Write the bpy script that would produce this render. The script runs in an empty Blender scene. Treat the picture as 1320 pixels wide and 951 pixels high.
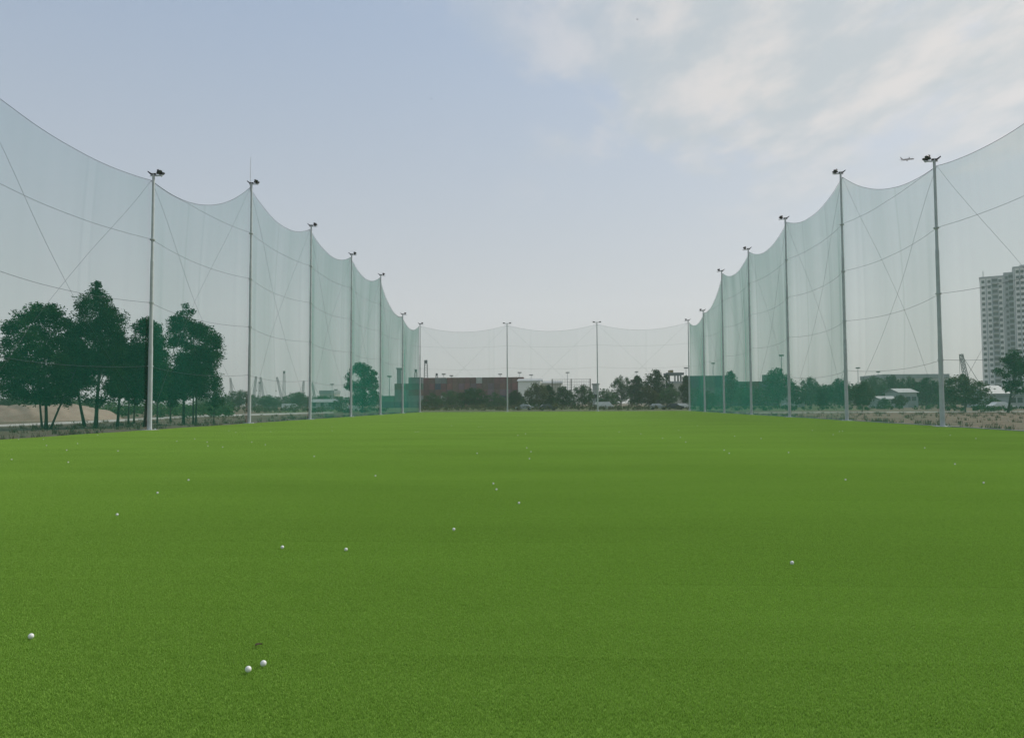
import bpy, math, random
import numpy as np
from mathutils import Vector, Matrix, Euler

R = math.radians
random.seed(7)
scene = bpy.context.scene
COL = scene.collection

# ------------------------------------------------------------------ camera
F_PX, YAW, PITCH, ROLL, EYE = 967.04, 0.0652, 0.0456, -0.0057, 1.66
c_, s_ = math.cos(YAW), math.sin(YAW)
FW = Vector((-s_ * math.cos(PITCH), c_ * math.cos(PITCH), math.sin(PITCH)))
r0 = Vector((c_, s_, 0)); u0 = r0.cross(FW)
RT = r0 * math.cos(ROLL) + u0 * math.sin(ROLL)
UP = u0 * math.cos(ROLL) - r0 * math.sin(ROLL)
cam = bpy.data.cameras.new('camera')
cam.sensor_width = 36.0
cam.lens = F_PX / 1320 * 36
cam.clip_start = 0.1; cam.clip_end = 9000
cam_o = bpy.data.objects.new('camera', cam)
m = Matrix.Identity(4)
for i in range(3):
    m[i][0], m[i][1], m[i][2] = RT[i], UP[i], -FW[i]
m[2][3] = EYE
cam_o.matrix_world = m
COL.objects.link(cam_o)
scene.camera = cam_o


def ray(px, py):
    return FW + RT * ((px - 660) / F_PX) - UP * ((py - 475.5) / F_PX)


def at(px, py, Y):
    """world point at depth Y seen at a survey pixel (used to take real sizes off the photograph)"""
    d = ray(px, py)
    return Vector((0, 0, EYE)) + d * (Y / d.y)


def gx(px, Y):
    d = ray(px, 519.0)
    return d.x * Y / d.y


def gz(px, py, Y):
    return at(px, py, Y).z


def ground(px, py, z=0.0):
    d = ray(px, py)
    return Vector((0, 0, EYE)) + d * ((z - EYE) / d.z)


# ------------------------------------------------------------------ materials
def mat(name, col, rough=0.7, metal=0.0, var=0.0, scale=3.0, spec=0.3, bump=0.0, objvar=0.0):
    M = bpy.data.materials.new(name); M.use_nodes = True
    nt = M.node_tree; n = nt.nodes; L = nt.links
    b = n['Principled BSDF']
    b.inputs['Roughness'].default_value = rough
    b.inputs['Metallic'].default_value = metal
    b.inputs['Specular IOR Level'].default_value = spec
    b.inputs['Base Color'].default_value = (*col, 1)
    if var or objvar or bump:
        tc = n.new('ShaderNodeTexCoord')
        nz = n.new('ShaderNodeTexNoise'); nz.inputs['Scale'].default_value = scale
        nz.inputs['Detail'].default_value = 6; nz.inputs['Roughness'].default_value = 0.65
        L.new(tc.outputs['Object'], nz.inputs['Vector'])
        mr = n.new('ShaderNodeMapRange')
        mr.inputs['From Min'].default_value = 0.3; mr.inputs['From Max'].default_value = 0.7
        mr.inputs['To Min'].default_value = 1 - var; mr.inputs['To Max'].default_value = 1 + var
        L.new(nz.outputs['Fac'], mr.inputs['Value'])
        hsv = n.new('ShaderNodeHueSaturation'); hsv.inputs['Color'].default_value = (*col, 1)
        if objvar:
            oi = n.new('ShaderNodeObjectInfo')
            m2 = n.new('ShaderNodeMapRange')
            m2.inputs['To Min'].default_value = 1 - objvar; m2.inputs['To Max'].default_value = 1 + objvar
            L.new(oi.outputs['Random'], m2.inputs['Value'])
            mu = n.new('ShaderNodeMath'); mu.operation = 'MULTIPLY'
            L.new(mr.outputs[0], mu.inputs[0]); L.new(m2.outputs[0], mu.inputs[1])
            L.new(mu.outputs[0], hsv.inputs['Value'])
        else:
            L.new(mr.outputs[0], hsv.inputs['Value'])
        L.new(hsv.outputs[0], b.inputs['Base Color'])
        if bump:
            bp = n.new('ShaderNodeBump'); bp.inputs['Strength'].default_value = bump
            L.new(nz.outputs['Fac'], bp.inputs['Height']); L.new(bp.outputs[0], b.inputs['Normal'])
    return M


def leaf_mat(name, col, col2, trans=0.25):
    M = bpy.data.materials.new(name); M.use_nodes = True
    nt = M.node_tree; n = nt.nodes; L = nt.links
    n.remove(n['Principled BSDF']); out = n['Material Output']
    at_ = n.new('ShaderNodeAttribute'); at_.attribute_name = 'tone'
    oi = n.new('ShaderNodeObjectInfo')
    mx = n.new('ShaderNodeMix'); mx.data_type = 'RGBA'
    mx.inputs['A'].default_value = (*col, 1); mx.inputs['B'].default_value = (*col2, 1)
    L.new(at_.outputs['Fac'], mx.inputs['Factor'])
    hs = n.new('ShaderNodeHueSaturation')
    mr = n.new('ShaderNodeMapRange'); mr.inputs['To Min'].default_value = 0.75; mr.inputs['To Max'].default_value = 1.3
    L.new(oi.outputs['Random'], mr.inputs['Value']); L.new(mr.outputs[0], hs.inputs['Value'])
    L.new(mx.outputs['Result'], hs.inputs['Color'])
    d = n.new('ShaderNodeBsdfDiffuse'); t = n.new('ShaderNodeBsdfTranslucent')
    L.new(hs.outputs[0], d.inputs['Color']); L.new(hs.outputs[0], t.inputs['Color'])
    s = n.new('ShaderNodeMixShader'); s.inputs[0].default_value = trans
    L.new(d.outputs[0], s.inputs[1]); L.new(t.outputs[0], s.inputs[2])
    L.new(s.outputs[0], out.inputs['Surface'])
    return M


M = {}
M['galv'] = mat('galvanised_steel', (0.47, 0.51, 0.52), 0.6, 0.12, 0.12, 2.5)
M['black_metal'] = mat('black_metal', (0.012, 0.013, 0.014), 0.45, 0, 0.2, 8)
M['lens'] = mat('lamp_glass', (0.06, 0.07, 0.075), 0.15, 0, spec=0.5)
M['rope'] = mat('dark_rope', (0.06, 0.085, 0.085), 0.8, 0, 0.2, 30)
M['concrete'] = mat('concrete', (0.22, 0.22, 0.20), 0.9, 0, 0.15, 2, bump=0.1)
M['bark'] = mat('bark', (0.045, 0.038, 0.030), 0.95, 0, 0.35, 5, bump=0.4)
M['pale_bark'] = mat('pale_bark', (0.16, 0.15, 0.125), 0.95, 0, 0.3, 5, bump=0.3)
M['white_wall'] = mat('white_wall', (0.45, 0.46, 0.46), 0.85, 0, 0.08, 0.5)
M['tower_glass'] = mat('tower_glass', (0.06, 0.07, 0.08), 0.2, 0, 0.5, 0.35, spec=0.5)
M['tower_wall'] = mat('tower_wall', (0.86, 0.84, 0.81), 0.85, 0, 0.06, 0.15)
M['tower_grey'] = mat('tower_grey', (0.44, 0.45, 0.47), 0.85, 0, 0.06, 0.15)
M['glass'] = mat('window_glass', (0.035, 0.045, 0.055), 0.12, 0, 0, spec=0.6)
M['slab'] = mat('balcony_slab', (0.40, 0.42, 0.44), 0.85)
M['roof_grey'] = mat('roof_grey', (0.30, 0.32, 0.33), 0.6, 0, 0.12, 0.4)
M['roof_white'] = mat('roof_white', (0.30, 0.32, 0.33), 0.6, 0, 0.1, 0.4)
M['beige_wall'] = mat('beige_wall', (0.42, 0.40, 0.36), 0.85, 0, 0.1, 0.4)
M['crane_yellow'] = mat('crane_paint', (0.20, 0.14, 0.05), 0.6, 0, 0.2, 1)
M['crane_grey'] = mat('crane_grey', (0.09, 0.10, 0.11), 0.6, 0, 0.2, 1)
M['tyre'] = mat('tyre_rubber', (0.02, 0.02, 0.02), 0.9)
M['car_white'] = mat('car_white', (0.65, 0.66, 0.67), 0.3, 0, 0.03, 1, spec=0.5)
M['car_silver'] = mat('car_silver', (0.35, 0.37, 0.39), 0.35, 0.4, 0.03, 1)
M['car_dark'] = mat('car_dark', (0.03, 0.035, 0.045), 0.3, 0, 0.05, 1, spec=0.5)
M['leaf_a'] = leaf_mat('leaf_dark_green', (0.008, 0.026, 0.007), (0.036, 0.078, 0.019))
M['leaf_b'] = leaf_mat('leaf_mid_green', (0.024, 0.056, 0.022), (0.058, 0.108, 0.038))
M['leaf_c'] = leaf_mat('leaf_olive', (0.050, 0.056, 0.026), (0.095, 0.100, 0.048))
M['straw'] = leaf_mat('dry_grass', (0.065, 0.062, 0.028), (0.13, 0.105, 0.060))
M['dead_leaf'] = mat('dead_leaf', (0.035, 0.025, 0.012), 0.8, 0, 0.3, 60)
M['plane'] = mat('aircraft_paint', (0.012, 0.013, 0.015), 0.9, 0, 0.05, 0.3, spec=0.0)
M['bird'] = mat('bird_feathers', (0.03, 0.03, 0.03), 0.8, 0, 0.2, 10)
M['trunking'] = mat('rust_frame', (0.10, 0.085, 0.075), 0.7, 0.2, 0.25, 1)
CONT = {
    'maroon': (0.155, 0.042, 0.055), 'plum': (0.155, 0.065, 0.112), 'brown': (0.135, 0.058, 0.052),
    'navy': (0.030, 0.045, 0.095), 'grey': (0.17, 0.18, 0.19), 'red': (0.19, 0.06, 0.062),
    'green': (0.06, 0.13, 0.10), 'pale': (0.42, 0.42, 0.41)}
for k, v in CONT.items():
    M['ct_' + k] = mat('container_' + k, v, 0.6, 0, 0.22, 0.6, objvar=0.2)


def ball_mat():
    M_ = mat('golf_ball_cover', (0.70, 0.71, 0.69), 0.4, 0, 0.03, 20, spec=0.5)
    nt = M_.node_tree; n = nt.nodes; L = nt.links
    tc = n.new('ShaderNodeTexCoord'); v = n.new('ShaderNodeTexVoronoi'); v.inputs['Scale'].default_value = 260
    L.new(tc.outputs['Object'], v.inputs['Vector'])
    bp = n.new('ShaderNodeBump'); bp.inputs['Strength'].default_value = 0.35; bp.inputs['Distance'].default_value = 0.001
    L.new(v.outputs['Distance'], bp.inputs['Height']); L.new(bp.outputs[0], n['Principled BSDF'].inputs['Normal'])
    return M_


M['ball'] = ball_mat()


def net_mat():
    """woven net: share of light that passes straight through falls with the slant of the weave, as in a real fabric"""
    X = bpy.data.materials.new('green_netting'); X.use_nodes = True
    nt = X.node_tree; n = nt.nodes; L = nt.links
    n.remove(n['Principled BSDF']); out = n['Material Output']
    g = n.new('ShaderNodeNewGeometry')
    dot = n.new('ShaderNodeVectorMath'); dot.operation = 'DOT_PRODUCT'
    L.new(g.outputs['Incoming'], dot.inputs[0]); L.new(g.outputs['Normal'], dot.inputs[1])

    def math_(op, a, b=None):
        k = n.new('ShaderNodeMath'); k.operation = op
        for i, q in enumerate((a, b)):
            if q is None: continue
            if isinstance(q, (int, float)): k.inputs[i].default_value = q
            else: L.new(q, k.inputs[i])
        return k.outputs[0]
    cosv = math_('MAXIMUM', math_('ABSOLUTE', dot.outputs['Value']), 0.07)
    at_ = n.new('ShaderNodeAttribute'); at_.attribute_name = 'weave'
    tc = n.new('ShaderNodeTexCoord'); mp = n.new('ShaderNodeMapping')
    mp.inputs['Scale'].default_value = (1.1, 1.1, 0.05)
    L.new(tc.outputs['Object'], mp.inputs['Vector'])
    nz = n.new('ShaderNodeTexNoise'); nz.inputs['Scale'].default_value = 1.0; nz.inputs['Detail'].default_value = 4
    L.new(mp.outputs[0], nz.inputs['Vector'])
    mr = n.new('ShaderNodeMapRange'); mr.inputs['From Min'].default_value = 0.25; mr.inputs['From Max'].default_value = 0.75
    mr.inputs['To Min'].default_value = 0.95; mr.inputs['To Max'].default_value = 1.05
    L.new(nz.outputs['Fac'], mr.inputs['Value'])
    cover = math_('MULTIPLY', at_.outputs['Fac'], mr.outputs[0])
    thru = math_('POWER', math_('SUBTRACT', 1.0, cover), math_('DIVIDE', 1.0, cosv))
    op = math_('SUBTRACT', 1.0, thru)
    tr = n.new('ShaderNodeBsdfTransparent')
    d = n.new('ShaderNodeBsdfDiffuse'); t = n.new('ShaderNodeBsdfTranslucent')
    colr = (0.017, 0.235, 0.160, 1)
    d.inputs['Color'].default_value = colr; t.inputs['Color'].default_value = colr
    dt = n.new('ShaderNodeMixShader'); dt.inputs[0].default_value = 0.45
    L.new(d.outputs[0], dt.inputs[1]); L.new(t.outputs[0], dt.inputs[2])
    ms = n.new('ShaderNodeMixShader'); L.new(op, ms.inputs[0])
    L.new(tr.outputs[0], ms.inputs[1]); L.new(dt.outputs[0], ms.inputs[2])
    L.new(ms.outputs[0], out.inputs['Surface'])
    return X


M['net'] = net_mat()


# ------------------------------------------------------------------ mesh builder and tagging
class MB:
    def __init__(s):
        s.v = []; s.f = []

    def quad(s, a, b, c, d):
        i = len(s.v); s.v += [tuple(a), tuple(b), tuple(c), tuple(d)]; s.f.append((i, i + 1, i + 2, i + 3)); return s

    def box(s, x0, x1, y0, y1, z0, z1, rz=0.0, at_=(0, 0, 0)):
        i = len(s.v)
        cs, sn = math.cos(rz), math.sin(rz)
        for z in (z0, z1):
            for x, y in ((x0, y0), (x1, y0), (x1, y1), (x0, y1)):
                s.v.append((x * cs - y * sn + at_[0], x * sn + y * cs + at_[1], z + at_[2]))
        for q in ((3, 2, 1, 0), (4, 5, 6, 7), (0, 1, 5, 4), (1, 2, 6, 5), (2, 3, 7, 6), (3, 0, 4, 7)):
            s.f.append(tuple(i + k for k in q))
        return s

    def tube(s, pts, rad, seg=6, cap=True):
        pts = [Vector(p) for p in pts]
        if not hasattr(rad, '__len__'): rad = [rad] * len(pts)
        base = len(s.v)
        for k, p in enumerate(pts):
            d = (pts[min(k + 1, len(pts) - 1)] - pts[max(k - 1, 0)]).normalized()
            a = Vector((0, 0, 1)) if abs(d.z) < 0.9 else Vector((1, 0, 0))
            x = d.cross(a).normalized(); y = d.cross(x)
            for j in range(seg):
                an = 2 * math.pi * j / seg
                s.v.append(tuple(p + (x * math.cos(an) + y * math.sin(an)) * rad[k]))
        for k in range(len(pts) - 1):
            for j in range(seg):
                a = base + k * seg + j; b = base + k * seg + (j + 1) % seg
                s.f.append((a, b, b + seg, a + seg))
        if cap:
            s.f.append(tuple(base + j for j in range(seg))[::-1])
            e = base + (len(pts) - 1) * seg
            s.f.append(tuple(e + j for j in range(seg)))
        return s

    def lathe(s, prof, origin, axis, seg=14):
        """profile of (distance along axis, radius)"""
        o = Vector(origin); d = Vector(axis).normalized()
        a = Vector((0, 0, 1)) if abs(d.z) < 0.9 else Vector((1, 0, 0))
        x = d.cross(a).normalized(); y = d.cross(x); base = len(s.v)
        for (t, r) in prof:
            for j in range(seg):
                an = 2 * math.pi * j / seg
                s.v.append(tuple(o + d * t + (x * math.cos(an) + y * math.sin(an)) * max(r, 1e-4)))
        for k in range(len(prof) - 1):
            for j in range(seg):
                q = base + k * seg + j; w = base + k * seg + (j + 1) % seg
                s.f.append((q, w, w + seg, q + seg))
        return s

    def build(s, name, material, parent=None, smooth=False, loc=None):
        me = bpy.data.meshes.new(name)
        me.from_pydata(s.v, [], s.f); me.update()
        if smooth:
            me.polygons.foreach_set('use_smooth', [True] * len(me.polygons))
        me.materials.append(material)
        o = bpy.data.objects.new(name, me); COL.objects.link(o)
        if parent: o.parent = parent
        if loc is not None: o.location = loc
        return o


def np_mesh(name, verts, faces, attr=None, attr_name='tone', smooth=False):
    """verts (n,3), faces (m,k) all of one size"""
    me = bpy.data.meshes.new(name)
    verts = np.asarray(verts, dtype=np.float32); faces = np.asarray(faces, dtype=np.int32)
    me.vertices.add(len(verts)); me.vertices.foreach_set('co', verts.ravel())
    k = faces.shape[1]
    me.loops.add(faces.size); me.loops.foreach_set('vertex_index', faces.ravel())
    me.polygons.add(len(faces))
    me.polygons.foreach_set('loop_start', np.arange(0, faces.size, k, dtype=np.int32))
    me.update(calc_edges=True)
    me.validate()
    if smooth: me.polygons.foreach_set('use_smooth', [True] * len(faces))
    if attr is not None:
        a = me.attributes.new(attr_name, 'FLOAT', 'POINT')
        a.data.foreach_set('value', np.asarray(attr, dtype=np.float32))
    return me


def tag(o, label=None, cat=None, group=None, kind=None):
    if label: o['label'] = label
    if cat: o['category'] = cat
    if group: o['group'] = group
    if kind: o['kind'] = kind
    return o


def thing(name, label, cat, loc=(0, 0, 0), rz=0.0, group=None):
    o = bpy.data.objects.new(name, None); COL.objects.link(o)
    o.empty_display_size = 0.3
    o.location = loc; o.rotation_euler = (0, 0, rz)
    return tag(o, label, cat, group)


def dup(root, loc=None, rz=None, label=None, scale=None, group=None):
    r = root.copy(); COL.objects.link(r)
    if loc is not None: r.location = loc
    if rz is not None: r.rotation_euler = (0, 0, rz)
    if scale is not None: r.scale = scale
    if label: r['label'] = label
    if group: r['group'] = group
    for ch in root.children:
        c = ch.copy(); COL.objects.link(c); c.parent = r
        for g in ch.children:
            d = g.copy(); COL.objects.link(d); d.parent = c
    return r


# ------------------------------------------------------------------ ground
def ground_mat(name, cols, s1=0.05, s2=0.9, bump=0.3):
    X = bpy.data.materials.new(name); X.use_nodes = True
    nt = X.node_tree; n = nt.nodes; L = nt.links; b = n['Principled BSDF']
    b.inputs['Roughness'].default_value = 0.95; b.inputs['Specular IOR Level'].default_value = 0.1
    tc = n.new('ShaderNodeTexCoord')
    n1 = n.new('ShaderNodeTexNoise'); n1.inputs['Scale'].default_value = s1; n1.inputs['Detail'].default_value = 8; n1.inputs['Roughness'].default_value = 0.6
    n2 = n.new('ShaderNodeTexNoise'); n2.inputs['Scale'].default_value = s2; n2.inputs['Detail'].default_value = 8; n2.inputs['Roughness'].default_value = 0.7
    L.new(tc.outputs['Object'], n1.inputs['Vector']); L.new(tc.outputs['Object'], n2.inputs['Vector'])
    cr = n.new('ShaderNodeValToRGB'); e = cr.color_ramp.elements
    e[0].position = 0.36; e[0].color = (*cols[0], 1); e[1].position = 0.64; e[1].color = (*cols[-1], 1)
    for i, c in enumerate(cols[1:-1]):
        q = e.new(0.36 + 0.28 * (i + 1) / (len(cols) - 1)); q.color = (*c, 1)
    mxf = n.new('ShaderNodeMath'); mxf.operation = 'MULTIPLY_ADD'; mxf.inputs[1].default_value = 0.45
    sb = n.new('ShaderNodeMath'); sb.operation = 'MULTIPLY'; sb.inputs[1].default_value = 0.55
    L.new(n1.outputs['Fac'], sb.inputs[0]); L.new(n2.outputs['Fac'], mxf.inputs[0]); L.new(sb.outputs[0], mxf.inputs[2])
    L.new(mxf.outputs[0], cr.inputs['Fac']); L.new(cr.outputs[0], b.inputs['Base Color'])
    bp = n.new('ShaderNodeBump'); bp.inputs['Strength'].default_value = bump
    L.new(n2.outputs['Fac'], bp.inputs['Height']); L.new(bp.outputs[0], b.inputs['Normal'])
    return X


M['soil'] = ground_mat('dry_soil', [(0.075, 0.070, 0.040), (0.13, 0.105, 0.073), (0.17, 0.135, 0.10)])
M['red_soil'] = ground_mat('red_soil', [(0.075, 0.062, 0.036), (0.15, 0.105, 0.075), (0.20, 0.145, 0.108)], 0.15, 1.2, 0.6)
M['sandy'] = ground_mat('sandy_earth', [(0.18, 0.14, 0.105), (0.25, 0.20, 0.155), (0.30, 0.245, 0.195)], 0.2, 1.0, 0.6)
M['road'] = ground_mat('pale_road', [(0.30, 0.29, 0.26), (0.36, 0.35, 0.32), (0.42, 0.40, 0.37)], 0.1, 1.0, 0.1)
M['verge'] = ground_mat('scrub_verge', [(0.055, 0.085, 0.030), (0.085, 0.105, 0.045), (0.13, 0.12, 0.07)], 0.12, 1.0, 0.4)

# far ground sheet with a coarse grid
g = MB()
g.quad((-2400, -300, 0), (2400, -300, 0), (2400, 2400, 0), (-2400, 2400, 0))
tag(g.build('ground', M['soil'], loc=(0, 0, -0.06)), kind='structure')


def strip(name, pts, z, m_, label=None):
    """flat sheet from an outline of world points"""
    b = MB(); i = 0
    b.v = [(p[0], p[1], 0) for p in pts]; b.f = [tuple(range(len(pts)))]
    o = b.build(name, m_, loc=(0, 0, z))
    return tag(o, kind='structure')


XL, XR = -27.64, 24.48
YB = 146.6
# verges and soils round the turf
strip('verge', [(-60, YB + 0.8), (60, YB + 0.8), (110, 330), (-110, 330)], -0.054, M['verge'])
strip('bare_soil', [(XR + 1.1, 20), (150, 20), (150, 112), (XR + 1.1, 112)], -0.050, M['red_soil'])
near = [ground(0, 549.0), ground(125, 544.0), ground(250, 537.2), ground(387, 533.2), ground(430, 532.0)]
far = [ground(430, 530.6), ground(387, 531.4), ground(250, 534.9), ground(125, 541.2), ground(0, 546.4)]
d0 = (near[0] - near[1]).normalized() * 60
strip('road', [near[0] + d0] + near + far + [far[-1] + d0], -0.046, M['road'])
strip('path', [(XR + 2, 116), (190, 116), (190, 124), (XR + 2, 124)], -0.046, M['road'])

# dirt mound outside the left net
def mound(name, cx, cy, rx, ry, h, seed, m_):
    n_ = 48; rng = np.random.default_rng(seed); v = []; f = []
    ph = rng.uniform(0, 6.28, 12); am = rng.uniform(0.4, 1, 12)
    for j in range(n_ + 1):
        for i in range(n_ + 1):
            u = i / n_ * 2 - 1; w = j / n_ * 2 - 1
            r = math.hypot(u, w)
            k = max(0.0, 1 - r) ** 0.9 if r < 1 else 0.0
            bump = sum(am[q] * math.sin((q + 2) * 1.7 * u + (q * 1.3 + 1) * w * 2 + ph[q]) for q in range(12)) / 12
            z = h * (1 - (1 - min(k * 1.5, 1)) ** 2) * (0.85 + 0.35 * bump) - 0.08
            v.append((u * rx, w * ry, z if k > 0 else -0.1))
    for j in range(n_):
        for i in range(n_):
            a = j * (n_ + 1) + i
            f.append((a, a + 1, a + n_ + 2, a + n_ + 1))
    b = MB(); b.v = v; b.f = f
    return tag(b.build(name, m_, smooth=True, loc=(cx, cy, 0)), kind='structure')


mound('dirt_mound_hill', gx(60, 88), 88, 8.0, 9, 2.1, 3, M['sandy'])
mound('dirt_mound_hill', gx(-60, 90), 90, 11, 9, 1.9, 5, M['sandy'])

# ------------------------------------------------------------------ artificial turf
def und(x, y):
    """gentle unevenness of the laid turf (metres)"""
    w = 0.9 * np.sin(0.13 * x + 0.05 * y) + 0.5 * np.sin(0.31 * x - 0.11 * y + 1.3)
    z = 0.004 * np.sin(0.55 * y + 0.11 * x + 1.0 + w)
    z = z + 0.005 * np.sin(1.15 * y - 0.09 * x + 2.1 + 1.6 * w)
    z = z + 0.003 * np.sin(2.05 * y + 0.10 * x + 0.4 - 2.2 * w)
    return z


TX0, TX1, TY0, TY1 = XL + 0.05, XR + 0.15, -4.0, YB - 0.2
nx, ny = 105, 600
xs = np.linspace(TX0, TX1, nx); ys = np.linspace(TY0, TY1, ny)
XX, YY = np.meshgrid(xs, ys)
ZZ = und(XX, YY)
tv = np.stack([XX, YY, ZZ], -1).reshape(-1, 3)
ii = (np.arange(ny - 1)[:, None] * nx + np.arange(nx - 1)[None, :]).ravel()
tf = np.stack([ii, ii + 1, ii + nx + 1, ii + nx], -1)


def turf_base_mat():
    X = mat('turf_backing', (0.11, 0.21, 0.03), 0.95, 0, 0.2, 140, spec=0.05)
    return X


me = np_mesh('turf_field', tv, tf, smooth=True); me.materials.append(turf_base_mat())
o = bpy.data.objects.new('turf_field', me); COL.objects.link(o); tag(o, kind='structure')


def blade_mat():
    X = bpy.data.materials.new('turf_fibre'); X.use_nodes = True
    nt = X.node_tree; n = nt.nodes; L = nt.links
    n.remove(n['Principled BSDF']); out = n['Material Output']
    at_ = n.new('ShaderNodeAttribute'); at_.attribute_name = 'tone'
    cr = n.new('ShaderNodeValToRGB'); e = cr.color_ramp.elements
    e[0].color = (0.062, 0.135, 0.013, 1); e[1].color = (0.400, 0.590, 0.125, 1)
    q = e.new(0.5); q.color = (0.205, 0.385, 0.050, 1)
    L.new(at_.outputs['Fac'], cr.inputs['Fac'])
    # broad worn and fresher patches, fixed to the ground
    g_ = n.new('ShaderNodeNewGeometry'); mp = n.new('ShaderNodeMapping'); mp.inputs['Scale'].default_value = (0.10, 0.22, 0)
    L.new(g_.outputs['Position'], mp.inputs['Vector'])
    nz = n.new('ShaderNodeTexNoise'); nz.inputs['Scale'].default_value = 1; nz.inputs['Detail'].default_value = 5
    L.new(mp.outputs[0], nz.inputs['Vector'])
    mr = n.new('ShaderNodeMapRange'); mr.inputs['From Min'].default_value = 0.3; mr.inputs['From Max'].default_value = 0.7
    mr.inputs['To Min'].default_value = 0.93; mr.inputs['To Max'].default_value = 1.07
    L.new(nz.outputs['Fac'], mr.inputs['Value'])
    hs = n.new('ShaderNodeHueSaturation'); L.new(cr.outputs[0], hs.inputs['Color']); L.new(mr.outputs[0], hs.inputs['Value'])
    d = n.new('ShaderNodeBsdfPrincipled'); d.inputs['Roughness'].default_value = 0.6; d.inputs['Specular IOR Level'].default_value = 0.12
    t = n.new('ShaderNodeBsdfTranslucent')
    L.new(hs.outputs[0], d.inputs['Base Color']); L.new(hs.outputs[0], t.inputs['Color'])
    s = n.new('ShaderNodeMixShader'); s.inputs[0].default_value = 0.3
    L.new(d.outputs[0], s.inputs[1]); L.new(t.outputs[0], s.inputs[2]); L.new(s.outputs[0], out.inputs['Surface'])
    return X


M['blade'] = blade_mat()


def blade_tile(seed, nbl=26000):
    rng = np.random.default_rng(seed)
    p = rng.uniform(-0.5, 0.5, (nbl, 2)); an = rng.uniform(0, 6.283, nbl)
    h = rng.uniform(0.011, 0.015, nbl); w = rng.uniform(0.0009, 0.0016, nbl)
    ln = rng.uniform(0.1, 0.8, nbl) * h; la = rng.uniform(0, 6.283, nbl)
    sx, sy = np.cos(an) * w, np.sin(an) * w
    lx, ly = np.cos(la) * ln, np.sin(la) * ln
    z0 = np.full(nbl, -0.002)
    a = np.stack([p[:, 0] - sx, p[:, 1] - sy, z0], -1); b = np.stack([p[:, 0] + sx, p[:, 1] + sy, z0], -1)
    c = np.stack([p[:, 0] + lx * .4 + sx * .8, p[:, 1] + ly * .4 + sy * .8, h * .62], -1)
    d = np.stack([p[:, 0] + lx * .4 - sx * .8, p[:, 1] + ly * .4 - sy * .8, h * .62], -1)
    e = np.stack([p[:, 0] + lx + sx * .45, p[:, 1] + ly + sy * .45, h], -1)
    f = np.stack([p[:, 0] + lx - sx * .45, p[:, 1] + ly - sy * .45, h], -1)
    v = np.stack([a, b, c, d, e, f], 1).reshape(-1, 3)
    i6 = np.arange(nbl) * 6
    q = np.concatenate([np.stack([i6, i6 + 1, i6 + 2, i6 + 3], -1), np.stack([i6 + 3, i6 + 2, i6 + 4, i6 + 5], -1)])
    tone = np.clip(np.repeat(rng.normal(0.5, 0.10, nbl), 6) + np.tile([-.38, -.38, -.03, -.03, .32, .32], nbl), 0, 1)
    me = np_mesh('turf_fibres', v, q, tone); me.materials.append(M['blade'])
    return me


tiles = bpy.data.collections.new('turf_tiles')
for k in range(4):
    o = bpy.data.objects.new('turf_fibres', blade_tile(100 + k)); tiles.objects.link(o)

rng = np.random.default_rng(5)
px_ = np.arange(TX0 + 0.5, TX1 - 0.49 + 0.5, 1.0); py_ = np.arange(TY0 + 0.5, TY1 - 0.3, 1.0)
PX, PY = np.meshgrid(px_, py_); PX = PX.ravel(); PY = PY.ravel()
PZ = und(PX, PY)
e_ = 0.3
slx = (und(PX + e_, PY) - und(PX - e_, PY)) / (2 * e_); sly = (und(PX, PY + e_) - und(PX, PY - e_)) / (2 * e_)
rots = []
for a, b in zip(slx, sly):
    nrm = Vector((-a, -b, 1)).normalized()
    qd = Vector((0, 0, 1)).rotation_difference(nrm)
    e = (qd.to_matrix() @ Matrix.Rotation(rng.integers(0, 4) * math.pi / 2, 3, 'Z')).to_euler()
    rots.append((e.x, e.y, e.z))
gm = bpy.data.meshes.new('turf_grass')
gm.from_pydata(np.stack([PX, PY, PZ], -1).tolist(), [], [])
ra = gm.attributes.new('rot', 'FLOAT_VECTOR', 'POINT'); ra.data.foreach_set('vector', np.array(rots, dtype=np.float32).ravel())
go = bpy.data.objects.new('turf_grass', gm); COL.objects.link(go)
tag(go, 'short green artificial turf covering the whole driving range field', 'turf', kind='stuff')
ng = bpy.data.node_groups.new('turf_scatter', 'GeometryNodeTree')
ng.interface.new_socket('Geometry', in_out='INPUT', socket_type='NodeSocketGeometry')
ng.interface.new_socket('Geometry', in_out='OUTPUT', socket_type='NodeSocketGeometry')
gi = ng.nodes.new('NodeGroupInput'); gout = ng.nodes.new('NodeGroupOutput')
iop = ng.nodes.new('GeometryNodeInstanceOnPoints'); ci = ng.nodes.new('GeometryNodeCollectionInfo')
ci.inputs['Collection'].default_value = tiles; ci.inputs['Separate Children'].default_value = True
ci.inputs['Reset Children'].default_value = True
iop.inputs['Pick Instance'].default_value = True
na = ng.nodes.new('GeometryNodeInputNamedAttribute'); na.data_type = 'FLOAT_VECTOR'; na.inputs['Name'].default_value = 'rot'
rv = ng.nodes.new('FunctionNodeRandomValue'); rv.data_type = 'INT'
for s in rv.inputs:
    if s.name == 'Max' and s.type == 'INT': s.default_value = 3
    if s.name == 'Min' and s.type == 'INT': s.default_value = 0
ng.links.new(gi.outputs[0], iop.inputs['Points']); ng.links.new(ci.outputs[0], iop.inputs['Instance'])
ng.links.new([s for s in rv.outputs if s.type == 'INT'][0], iop.inputs['Instance Index'])
e2r = ng.nodes.new('FunctionNodeEulerToRotation')
ng.links.new([s for s in na.outputs if s.name == 'Attribute'][0], e2r.inputs[0])
ng.links.new(e2r.outputs[0], iop.inputs['Rotation'])
ng.links.new(iop.outputs[0], gout.inputs[0])
md = go.modifiers.new('scatter', 'NODES'); md.node_group = ng

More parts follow.
